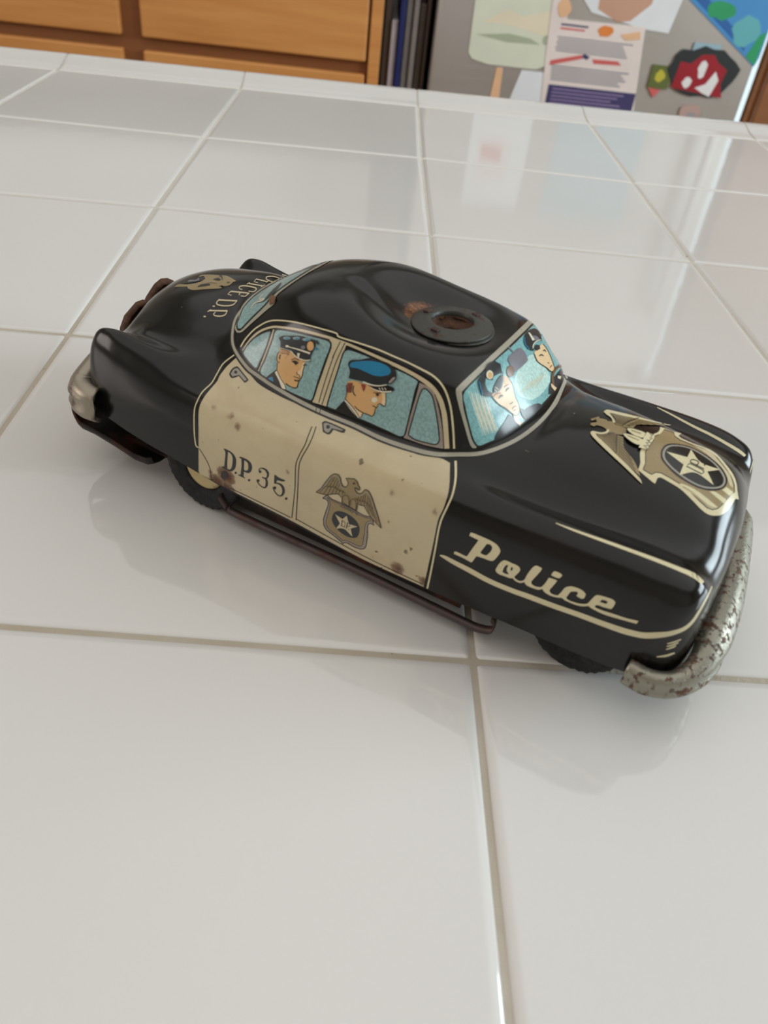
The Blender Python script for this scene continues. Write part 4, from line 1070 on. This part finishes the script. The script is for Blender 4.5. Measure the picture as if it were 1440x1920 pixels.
p1.line([(440, 925), (475, 892), (520, 885)], [6, 16, 6], 'red'); p1.line([(500, 945), (525, 915), (552, 912)], [4, 24, 8], 'dkline'); p1.line([(578, 868), (598, 838), (622, 826)], [4, 24, 8], 'dkline'); p1.line([(560, 822), (585, 798), (615, 790)], [5, 14, 5], 'red')
p1.line([(625, 1000), (645, 1005), (655, 985)], 8, 'black'); p1.line([(650, 1065), (670, 1040), (695, 1030)], 9, 'red'); p1.line([(665, 1080), (695, 1070)], 6, 'black', False)
p1.poly([(380, 560), (450, 525), (520, 560), (535, 640), (550, 665), (500, 690), (460, 740), (430, 830), (425, 920), (340, 915), (300, 870), (270, 760), (300, 690), (345, 640)], 'cap')
p1.poly([(355, 720), (430, 745), (445, 700), (540, 655), (470, 740), (430, 830), (425, 880), (380, 860), (350, 790)], 'teal')
p1.poly([(440, 880), (450, 800), (510, 700), (550, 680), (550, 760), (510, 840), (470, 880)], 'cap')
p1.line([(440, 885), (490, 870), (530, 820), (550, 740), (548, 690)], 10, 'grey'); p1.line([(460, 815), (495, 850)], 8, 'white', False); p1.line([(448, 845), (475, 870)], 8, 'white', False)
p1.dot(395, 682, 46, 'black', 58); p1.dot(397, 682, 38, 'white', 50); p1.dot(400, 688, 26, 'skin', 36)
p1.line([(280, 760), (300, 850), (320, 915)], 9, 'blue')
p1.build()
p2 = Print('printed_officer', wfo, C_, 'officer at the steering wheel printed at the far side of the windscreen', 26)
p2.poly([(1065, 900), (1080, 780), (1180, 640), (1236, 590), (1230, 640), (1195, 752), (1110, 880)], 'cap')
p2.poly([(900, 430), (960, 360), (990, 330), (1040, 390), (1080, 470), (1115, 560), (1130, 620), (1110, 645), (1070, 625), (1010, 575), (950, 540), (920, 490)], 'skin2')
p2.line([(905, 450), (930, 515), (970, 555), (1040, 600), (1085, 640), (1120, 640), (1128, 600), (1090, 490), (1045, 395), (1000, 335)], 8, 'black')
p2.line([(955, 470), (980, 455), (1008, 470)], [6, 18, 6], 'dkline'); p2.line([(998, 415), (1016, 402), (1034, 425)], [5, 16, 5], 'dkline'); p2.line([(1050, 545), (1070, 550)], 8, 'black', False); p2.line([(1075, 600), (1100, 575)], 9, 'red', False)
p2.poly([(790, 250), (830, 190), (900, 160), (950, 190), (980, 260), (985, 300), (940, 290), (890, 350), (900, 410), (850, 400), (800, 340)], 'cap')
p2.poly([(880, 240), (930, 250), (960, 280), (900, 300)], 'steel'); p2.poly([(830, 205), (850, 210), (905, 290), (880, 300)], 'white')
p2.line([(885, 385), (890, 340), (930, 300), (975, 290)], 9, 'white'); p2.poly([(900, 380), (920, 340), (960, 350), (965, 390), (930, 410)], 'cap'); p2.line([(790, 260), (795, 330), (840, 395)], 9, 'blue')
p2.line([(1110, 800), (1105, 700), (1130, 630), (1180, 585), (1230, 590)], 26, 'brown'); p2.poly([(1085, 775), (1150, 830), (1130, 865), (1090, 815)], 'skin2'); p2.poly([(1160, 690), (1200, 700), (1190, 730), (1160, 720)], 'white')
p2.build()

# ---------------- rear window
rw = Print('rear_window', body, K2, 'printed rear window', 8)
rw.step = 0.05
rw.poly([(60, 420), (78, 370), (100, 300), (160, 238), (240, 183), (340, 133), (430, 98), (520, 68), (530, 82), (445, 128), (345, 195), (285, 245), (275, 285), (235, 320), (155, 390), (100, 440), (72, 444)], 'silver')
rw.poly([(68, 405), (85, 360), (105, 308), (160, 248), (240, 192), (340, 142), (430, 106), (512, 78), (440, 122), (340, 187), (272, 240), (232, 292), (150, 374), (95, 430), (74, 432)], 'black')
rw.poly([(75, 400), (90, 362), (110, 312), (165, 254), (245, 198), (345, 147), (430, 112), (480, 96), (430, 124), (335, 185), (265, 240), (225, 290), (148, 366), (95, 422), (80, 424)], 'sky')
rw.T = (370, 500, 7.579)
rw.line([(770, 600), (805, 545), (850, 515), (940, 490), (965, 465), (895, 475), (915, 435), (950, 400)], [10, 12, 14, 16, 14, 14, 12, 8], 'white')
rw.line([(850, 530), (950, 500), (1050, 400), (1150, 300), (1200, 240)], [5, 14, 40, 36, 10], 'cap')
rwo = rw.build(True)
ch = Print('rust_chip', rwo, (370, 500, 7.579), base=40)
ch.poly([(1030, 480), (1060, 415), (1110, 420), (1128, 465), (1090, 530), (1040, 548)], 'brown'); ch.build()


# ---------------- hood badge
hb = Print('hood_badge', body, D_, 'gold eagle and shield badge printed on the hood', 2)
e2 = lambda L: [(x + 936, y + 288) for x, y in L]
hb.poly([(1065, 365)] + e2([(175, 92), (300, 138), (415, 165), (375, 195), (420, 232), (560, 295), (700, 345), (820, 396), (920, 476), (1040, 616), (1120, 736), (1158, 850), (1168, 940), (1186, 1056), (1140, 1046), (1100, 1118), (1040, 1200), (960, 1260), (880, 1275), (780, 1260), (680, 1190), (560, 1066), (400, 916), (250, 822), (140, 762), (90, 767), (60, 842)]) + [(950, 1100), (765, 945), (795, 850), (795, 700), (870, 560), (940, 480), (1040, 430)], 'lite')
inn = [(1115, 400), (1245, 440), (1258, 490)] + e2([(400, 255), (560, 320), (700, 370), (800, 420), (900, 500), (1010, 640), (1090, 760), (1125, 860), (1130, 960), (1090, 975), (1040, 1040), (960, 1130), (900, 1180), (830, 1195), (760, 1170), (660, 1080), (540, 960), (400, 850), (250, 760), (140, 700), (70, 690), (10, 720)]) + [(830, 940), (865, 860), (865, 700), (900, 640), (975, 540), (960, 500), (1050, 470)]
hb.poly(inn, 'gold'); hb.line(inn, 11, 'dkline', False, False)
hb.T = E_
hb.poly([(370, 850), (440, 850), (640, 950), (905, 1160), (850, 1180), (770, 1150), (600, 1010)], 'lite'); hb.poly([(790, 950), (870, 955), (1020, 1060), (980, 1110)], 'lite'); hb.poly([(960, 930), (1020, 890), (1110, 960), (1060, 1010)], 'lite')
hb.poly([(560, 325), (700, 375), (830, 440), (1000, 640), (1080, 760), (1110, 900), (1060, 860), (1010, 720), (900, 580), (740, 440)], 'cream')
hb.line([(430, 880), (560, 960), (700, 1080), (800, 1150), (870, 1170)], 7, 'gold')
hb.poly([(135, 450), (150, 380), (200, 325), (280, 305), (400, 315), (540, 350), (700, 430), (850, 530), (960, 640), (1020, 750), (1025, 840), (980, 900), (900, 935), (780, 935), (640, 900), (480, 820), (330, 720), (220, 610), (150, 520)], 'black', True)
hb.poly([(155, 450), (175, 380), (225, 335), (310, 322), (420, 333), (560, 373), (700, 448), (842, 548), (945, 658), (1000, 760), (1000, 840), (955, 893), (870, 914), (760, 910), (640, 878), (490, 802), (350, 702), (238, 602), (175, 520)], 'grey', True)
hb.poly([(185, 450), (205, 390), (260, 350), (330, 342), (430, 352), (560, 392), (690, 465), (830, 565), (920, 670), (975, 770), (970, 840), (930, 875), (860, 892), (760, 888), (640, 855), (500, 780), (365, 685), (260, 590), (200, 510)], 'black', True)
hb.poly([(205, 412), (490, 490), (540, 388), (675, 560), (935, 660), (760, 680), (845, 865), (600, 700), (385, 728), (440, 590)], 'lite')
hb.line([(478, 612), (688, 718)], 15, 'black', False); hb.line([(495, 600), (520, 578), (600, 612), (700, 668), (712, 690), (690, 712)], 12, 'black')
hb.line([(525, 555), (715, 652)], 15, 'black', False); hb.line([(530, 550), (545, 525), (600, 530), (640, 555), (635, 585), (610, 592)], 12, 'black'); hb.dot(722, 597, 10, 'black')
hb.T = D_
hb.poly([(125, 265), (160, 255), (235, 232), (245, 255), (300, 265), (345, 280), (350, 295), (420, 300), (450, 310), (445, 335), (560, 375), (610, 400), (600, 440), (620, 470), (560, 480), (450, 470), (350, 440), (330, 400), (270, 365), (200, 350), (175, 365), (120, 345), (130, 320), (190, 310), (215, 300), (180, 280), (140, 290)], 'gold')
hb.poly([(300, 165), (330, 147), (380, 145), (700, 220), (1000, 300), (1210, 345), (1180, 352), (900, 296), (600, 232), (380, 182), (400, 215), (440, 260), (465, 300), (440, 320), (420, 300), (400, 250), (330, 200)], 'lite')
hb.poly([(385, 190), (700, 252), (1150, 352), (900, 345), (750, 345), (680, 395), (560, 370), (450, 330), (468, 290), (435, 235)], 'gold')
for k in range(7):
    t = k / 7; hb.line([(400 + 10 * k, 205 + 19 * k), (560 - 3 * k, 235 + 18 * k), (740 - 28 * k, 268 + 14 * k)], 5, 'black')
    hb.line([(770 - 30 * k, 276 + 14 * k), (900 - 40 * k, 300 + 11 * k), (1080 - 75 * k, 340 + 6 * k)], 5, 'black')
hb.line([(770, 258), (640, 300), (540, 365)], 9, 'black')
hb.poly([(120, 455), (150, 435), (260, 455), (330, 440), (350, 410), (375, 420), (350, 470), (300, 485), (190, 465), (205, 500), (480, 760), (760, 1040), (815, 1135), (790, 1120), (560, 900), (300, 660), (150, 510)], 'lite')
hb.poly([(195, 478), (300, 490), (360, 474), (378, 430), (470, 485), (560, 520), (565, 600), (575, 660), (700, 830), (760, 950), (790, 1040), (640, 915), (480, 750), (310, 600)], 'gold')
for k in range(8):
    hb.line([(215 + 22 * k, 490 - 4 * k), (340 + 15 * k, 600 - 18 * k), (460 + 2 * k, 722 - 28 * k)], 6, 'black')
    hb.line([(490 - 1 * k, 732 - 30 * k), (600 - 5 * k, 850 - 42 * k), (745 - 22 * k, 1010 - 58 * k)], 6, 'black')
hb.line([(475, 480), (470, 600), (470, 730)], 9, 'black')
for pts in ([(605, 410), (660, 405), (760, 430), (855, 470), (830, 535), (740, 520), (640, 460)], [(550, 480), (590, 475), (700, 505), (825, 560), (780, 630), (700, 610), (600, 540)]):
    hb.poly(pts, 'lite'); hb.line(pts, 7, 'black', closed=True); hb.line([((pts[0][0] + 60), pts[0][1] + 25), ((pts[3][0] - 60), (pts[3][1] + 10))], 14, 'gold', False)
hb.poly([(870, 460), (975, 500), (960, 560), (905, 640), (880, 690), (760, 665)], 'lite')
hb.line([(905, 462), (925, 500), (965, 492), (905, 540), (950, 540), (900, 575), (860, 560), (930, 605), (855, 600), (905, 645), (825, 640), (880, 682)], 9, 'black', False)
hb.dot(190, 296, 14, 'dkline', 9)
hb.build()

# ---------------- door badge
db_ = Print('door_badge', body, F_, 'eagle and star shield printed on the front door', 3)
sh_o = [(225, 575), (300, 520), (380, 590), (520, 650), (700, 740), (820, 810), (930, 870), (1050, 895), (1075, 900), (1080, 990), (1095, 1035), (1040, 1000), (1000, 1010), (985, 1050), (985, 1200), (960, 1380), (930, 1425), (870, 1435), (760, 1400), (640, 1330), (590, 1325), (570, 1345), (540, 1310), (420, 1210), (290, 1110), (245, 1030), (240, 930), (280, 800), (325, 680), (320, 630), (280, 590)]
sh_i = [(300, 560), (400, 620), (560, 690), (700, 770), (830, 850), (950, 900), (1040, 920), (1050, 960), (1000, 960), (960, 990), (940, 1050), (925, 1200), (900, 1360), (860, 1390), (760, 1350), (640, 1290), (590, 1285), (565, 1290), (450, 1190), (330, 1100), (285, 1020), (290, 930), (330, 800), (355, 690), (350, 630)]
db_.poly(sh_o, 'lilac'); db_.line(sh_o + sh_o[:1], 15, 'dkline', False); db_.poly(sh_i, 'gold'); db_.line(sh_i + sh_i[:1], 8, 'dkline', False)
db_.poly([(385, 930), (400, 850), (440, 805), (500, 790), (600, 815), (700, 870), (790, 950), (840, 1040), (850, 1120), (830, 1200), (790, 1240), (730, 1245), (640, 1220), (540, 1160), (450, 1070), (400, 990)], 'cap', True)
db_.poly([(440, 845), (565, 925), (635, 868), (680, 1000), (815, 1053), (700, 1085), (730, 1222), (590, 1092), (455, 1085), (520, 1000)], 'cream')
db_.line([(560, 945), (548, 1035)], 15, 'dkline', False); db_.line([(545, 945), (590, 962), (608, 1000), (598, 1040), (570, 1052), (535, 1030)], 10, 'dkline')
db_.line([(650, 985), (628, 1085)], 15, 'dkline', False); db_.line([(635, 985), (680, 1002), (692, 1032), (668, 1050), (640, 1042)], 10, 'dkline'); db_.dot(600, 1060, 8, 'dkline'); db_.dot(670, 1100, 8, 'dkline')
eg = [(120, 470), (200, 410), (280, 300), (370, 190), (430, 160), (490, 175), (530, 230), (540, 310), (570, 370), (620, 385), (655, 350), (660, 300), (620, 235), (700, 245), (760, 245), (810, 290), (830, 350), (860, 410), (850, 440), (800, 400), (775, 395), (780, 440), (810, 480), (860, 500), (900, 480), (930, 440), (965, 430), (1010, 460), (1060, 560), (1100, 680), (1160, 870), (1220, 1080), (1150, 1010), (1050, 900), (980, 790), (930, 700), (870, 690), (820, 660), (800, 780), (690, 720), (560, 640), (555, 560), (490, 500), (420, 500), (300, 515), (220, 500)]
db_.poly(eg, 'gold'); db_.line(eg + eg[:1], 13, 'dkline', False)
db_.line([(190, 440), (290, 330), (380, 220), (435, 195), (485, 215), (510, 260), (525, 330), (560, 395), (620, 420)], 12, 'grey')
db_.line([(790, 500), (850, 530), (910, 515), (960, 470), (1000, 490), (1045, 580), (1085, 700), (1150, 900)], 12, 'grey')
for L in ([(400, 215), (300, 360)], [(440, 215), (350, 370)], [(480, 230), (400, 375)], [(500, 270), (450, 390)], [(520, 320), (490, 400)], [(270, 375), (190, 465)], [(330, 375), (250, 495)], [(380, 380), (320, 505)], [(430, 395), (385, 500)], [(480, 410), (450, 495)], [(530, 430), (500, 500)], [(580, 440), (560, 520)],
          [(900, 530), (860, 600)], [(930, 515), (905, 620)], [(960, 500), (945, 625)], [(1000, 530), (1000, 650)], [(1030, 570), (1050, 690)], [(830, 620), (830, 670)], [(880, 620), (890, 690)], [(930, 640), (950, 710)], [(980, 670), (1030, 820)], [(1020, 700), (1090, 880)], [(1060, 740), (1150, 960)], [(850, 540), (820, 600)]):
    db_.line(L, 7, 'dkline', False)
db_.line([(280, 365), (420, 375), (520, 430), (620, 470)], 9, 'dkline'); db_.line([(780, 560), (850, 600), (960, 630), (1030, 690), (1090, 740)], 9, 'dkline')
db_.line([(560, 640), (570, 560), (610, 512), (660, 530), (685, 600), (680, 720)], 9, 'dkline'); db_.line([(690, 700), (700, 620), (740, 577), (790, 600), (805, 680), (795, 780)], 9, 'dkline')
db_.dot(768, 318, 22, 'dkline', 14); db_.line([(775, 395), (800, 400), (850, 440)], 9, 'dkline')
db_.line([(530, 680), (545, 700), (570, 690), (580, 720), (610, 715), (620, 745), (655, 735), (670, 765), (700, 760), (740, 815), (760, 790), (800, 800), (820, 850)], 10, 'dkline', False)
db_.build()

# ---------------- lettering on the rear door: D.P.35.
nu = Print('unit_number', body, G_, 'dark letters D.P.35.', 3)
nu.poly([(172, 190), (210, 195), (290, 235), (350, 290), (385, 360), (388, 420), (378, 500), (350, 550), (310, 572), (260, 570), (215, 545), (150, 510), (148, 490), (185, 490), (205, 250), (175, 205)], 'cap', holes=[[(250, 240), (300, 280), (325, 340), (325, 420), (312, 500), (285, 540), (255, 545), (235, 530), (240, 400)]], grid=3)
nu.dot(380, 598, 20, 'cap')
nu.poly([(442, 325), (480, 330), (560, 365), (620, 410), (652, 470), (655, 520), (640, 570), (605, 600), (560, 595), (520, 575), (512, 660), (540, 680), (535, 692), (480, 665), (420, 635), (425, 618), (460, 630), (478, 480), (475, 360), (445, 345)], 'cap', holes=[[(525, 385), (570, 415), (590, 460), (592, 520), (578, 555), (550, 560), (518, 545)]], grid=3)
nu.dot(607, 720, 20, 'cap')
nu.line([(785, 575), (770, 545), (795, 522), (840, 522), (890, 550), (922, 600), (922, 650), (900, 688), (862, 688), (825, 665)], [14, 14, 14, 20, 32, 38, 34, 24, 22, 14], 'cap')
nu.line([(865, 685), (892, 705), (905, 750), (900, 805), (875, 845), (825, 832), (780, 795), (745, 745), (738, 710)], [16, 26, 36, 38, 26, 16, 14, 14, 14], 'cap')
nu.dot(793, 577, 23, 'cap'); nu.dot(762, 728, 23, 'cap')
nu.poly([(1035, 630), (1060, 640), (1130, 690), (1215, 718), (1205, 738), (1170, 740), (1078, 718), (1058, 770), (1028, 775)], 'cap')
nu.line([(1035, 770), (1085, 772), (1145, 800), (1182, 860), (1186, 920), (1165, 968), (1125, 985), (1080, 962), (1040, 912), (1018, 868), (1012, 835)], [12, 20, 32, 40, 40, 32, 18, 14, 14, 14, 12], 'cap')
nu.dot(1038, 850, 26, 'cap'); nu.dot(1233, 1030, 21, 'cap')
nu.build()

# ---------------- Police lettering and long stripe on the front wing
po = Print('lettering', body, H_, 'cream script word Police', 3)
po.poly([(520, 135), (560, 140), (690, 195), (800, 245), (880, 300), (920, 360), (920, 400), (880, 460), (830, 510), (780, 510), (700, 480), (620, 455), (600, 450), (540, 532), (520, 530), (420, 475), (298, 420), (300, 395), (330, 390), (455, 450), (475, 450), (560, 330), (630, 235), (505, 175)], 'lite', holes=[[(740, 285), (790, 295), (815, 330), (800, 380), (750, 430), (720, 438), (655, 410), (660, 390)]], grid=4)
po.poly([(960, 510), (1010, 512), (1080, 545), (1160, 580), (1190, 620), (1180, 660), (1120, 720), (1100, 740), (1060, 748), (980, 720), (900, 690), (862, 650), (865, 620), (910, 550)], 'lite', True, grid=4)
po.poly([(1005, 570), (1035, 572), (1012, 615), (1015, 655), (1042, 690), (1005, 692), (950, 662), (975, 600)], 'black'); po.poly([(1070, 595), (1095, 605), (1088, 640), (1060, 645)], 'black')
po.line([(1100, 735), (1130, 770), (1190, 797), (1235, 790), (1260, 770)], 24, 'lite')
po.T = I_
po.poly([(85, 130), (110, 128), (165, 155), (150, 190), (40, 310), (45, 340), (80, 365), (120, 375), (160, 375), (205, 330), (245, 270), (270, 272), (345, 300), (320, 335), (255, 410), (262, 440), (300, 465), (350, 475), (390, 440), (430, 390), (470, 372), (520, 370), (600, 395), (650, 425), (680, 460), (665, 500), (640, 515), (600, 500), (570, 480), (590, 450), (575, 430), (520, 430), (495, 440), (450, 500), (470, 525), (560, 560), (640, 575), (700, 570), (730, 540), (790, 480), (830, 472), (900, 490), (990, 520), (1025, 550), (1020, 580), (985, 630), (960, 632), (880, 610), (830, 590), (795, 590), (785, 610), (810, 625), (900, 660), (1000, 690), (1150, 740), (1298, 775), (1275, 808), (1100, 760), (900, 700), (790, 650), (735, 620), (710, 600), (650, 603), (560, 585), (440, 535), (400, 505), (350, 500), (270, 480), (200, 440), (170, 400), (120, 408), (60, 390), (0, 365), (-30, 340), (-40, 300), (0, 220), (60, 145)],
        'lite', holes=[[(865, 528), (900, 530), (940, 550), (920, 575), (845, 552)]], grid=4)
po.poly([(320, 192), (380, 215), (405, 240), (375, 272), (340, 268), (275, 240), (290, 210)], 'lite')
po.build()
st = Print('wing_stripe', body, label='long cream stripe under the lettering', base=2)
low = [(825, 1041), (834, 1044.5), (852, 1054.5), (880, 1069), (910, 1085.5), (935, 1097), (965, 1109)] + ab(I_, [(0, 487), (300, 600), (600, 705), (850, 798), (1100, 886), (1250, 926), (1360, 946)]) + ab(NO, [(490, 724), (610, 710), (725, 672), (800, 610), (860, 520), (915, 420), (966, 312)])
st.line(low, [2, 6, 8, 9, 9, 9, 9, 9.5, 9.5, 9.5, 10, 11, 11, 11, 11, 9, 7, 5.5, 4.5, 3.5, 2], 'lite')
for y in (0, 26, 52): st.line(ab(NO, [(590 - y * .2, 795 + y * .9), (650 - y * .4, 780 + y * .9), (705 - y * .8, 758 + y)]), [2, 3, 2], 'lite')
st.line(ab(NO, [(500, 905), (580, 895), (650, 872)]), [2, 4, 3], 'lite')
st.build(True)
fs = Print('fender_stripe', body, label='thin cream stripe on top of the near front wing', base=2)
fs.line([(1042, 981), (1075, 994), (1111, 1007), (1160, 1024.5), (1224, 1048), (1275, 1068), (1300, 1079), (1318, 1093)], [1.5, 4, 5, 6, 7, 8, 9, 7], 'lite')
for L in ([(1296, 1072), (1300, 1082)], [(1305, 1077), (1309, 1088)]): fs.line(L, 1.4, 'dkline', False)
fs.build()
fs = Print('fender_stripe', body, label='thin cream stripe on top of the far front wing', base=2)
fs.line([(1232, 764), (1258, 777), (1282, 790), (1306, 802.5), (1331, 814.5), (1359, 830), (1384, 845), (1397, 855)], [1.5, 3, 4, 4.5, 5, 5.5, 6, 5], 'lite')
fs.build()

# ---------------- boot lid
tb = Print('boot_badge', body, (320, 495, 9.6), 'worn gold eagle badge on the boot lid', 2)
tb.step = 0.035
tb.poly([(60, 420), (150, 368), (330, 370), (520, 330), (620, 270), (600, 222), (500, 235), (560, 200), (720, 195), (900, 208), (1000, 215), (1100, 260), (1180, 312), (1120, 332), (1080, 372), (1000, 402), (860, 402), (930, 432), (860, 446), (640, 456), (400, 472), (310, 440), (300, 412), (150, 414)], 'gold')
tb.poly([(170, 352), (300, 285), (480, 242), (600, 235), (620, 262), (570, 298), (450, 328), (300, 352), (200, 362)], 'black', True)
tb.poly([(300, 335), (345, 292), (450, 296), (505, 258), (522, 300), (440, 318), (380, 322)], 'steel')
for pts in ([(480, 420), (560, 372), (700, 364), (720, 384), (600, 406)], [(760, 285), (860, 258), (905, 290), (860, 302)], [(885, 388), (960, 404), (930, 416)], [(1000, 345), (1070, 330), (1050, 350)]): tb.poly(pts, 'black')
tb.line([(880, 215), (930, 250), (925, 290)], 16, 'black'); tb.line([(640, 345), (760, 340), (840, 350)], 10, 'lilac')
tb.build()
bt = Print('boot_lettering', body, (370, 500, 7.579), 'cream letters D.P.', 2)
c_ = 'cream'
bt.dot(105, 710, 20, c_, 11); bt.line([(148, 642), (198, 612)], 15, c_, False); bt.line([(172, 626), (428, 632)], [18, 24], c_, False); bt.line([(428, 628), (398, 684), (330, 706), (252, 698), (234, 672), (262, 648)], [10, 16, 18, 18, 16, 10], c_)
bt.dot(235, 565, 19, c_, 10); bt.line([(316, 466), (290, 496)], 12, c_, False); bt.line([(300, 478), (566, 490)], 22, c_, False); bt.line([(568, 488), (505, 548), (400, 562), (300, 548), (274, 520), (296, 484)], [10, 16, 18, 18, 16, 12], c_)
bt.build()
bt = Print('boot_lettering', body, (370, 500, 7.579), 'cream letters of the word POLICE', 2)
bt.line([(480, 352), (738, 380)], 20, c_, False); bt.line([(480, 350), (432, 394), (486, 410)], 13, c_, False); bt.line([(612, 368), (592, 408)], 14, c_, False); bt.line([(738, 380), (680, 426), (618, 420)], 14, c_, False)
bt.line([(638, 328), (602, 318), (598, 290), (655, 275), (760, 288), (836, 312), (826, 346), (786, 360), (728, 350)], [14, 12, 14, 18, 20, 18, 14, 12, 14], c_)
bt.line([(744, 230), (704, 253)], 12, c_, False); bt.line([(726, 242), (932, 280)], 18, c_, False); bt.line([(962, 264), (904, 297)], 12, c_, False)
bt.line([(838, 182), (1000, 222)], 17, c_, False); bt.line([(838, 180), (804, 222), (858, 232)], 12, c_, False); bt.line([(1010, 212), (975, 232)], 10, c_, False)
bt.line([(1165, 172), (1080, 146), (985, 152), (985, 188), (1060, 222), (1098, 232)], [14, 14, 15, 15, 16, 14], c_)
bt.line([(1205, 120), (1262, 134)], 14, c_, False)
bt.build()
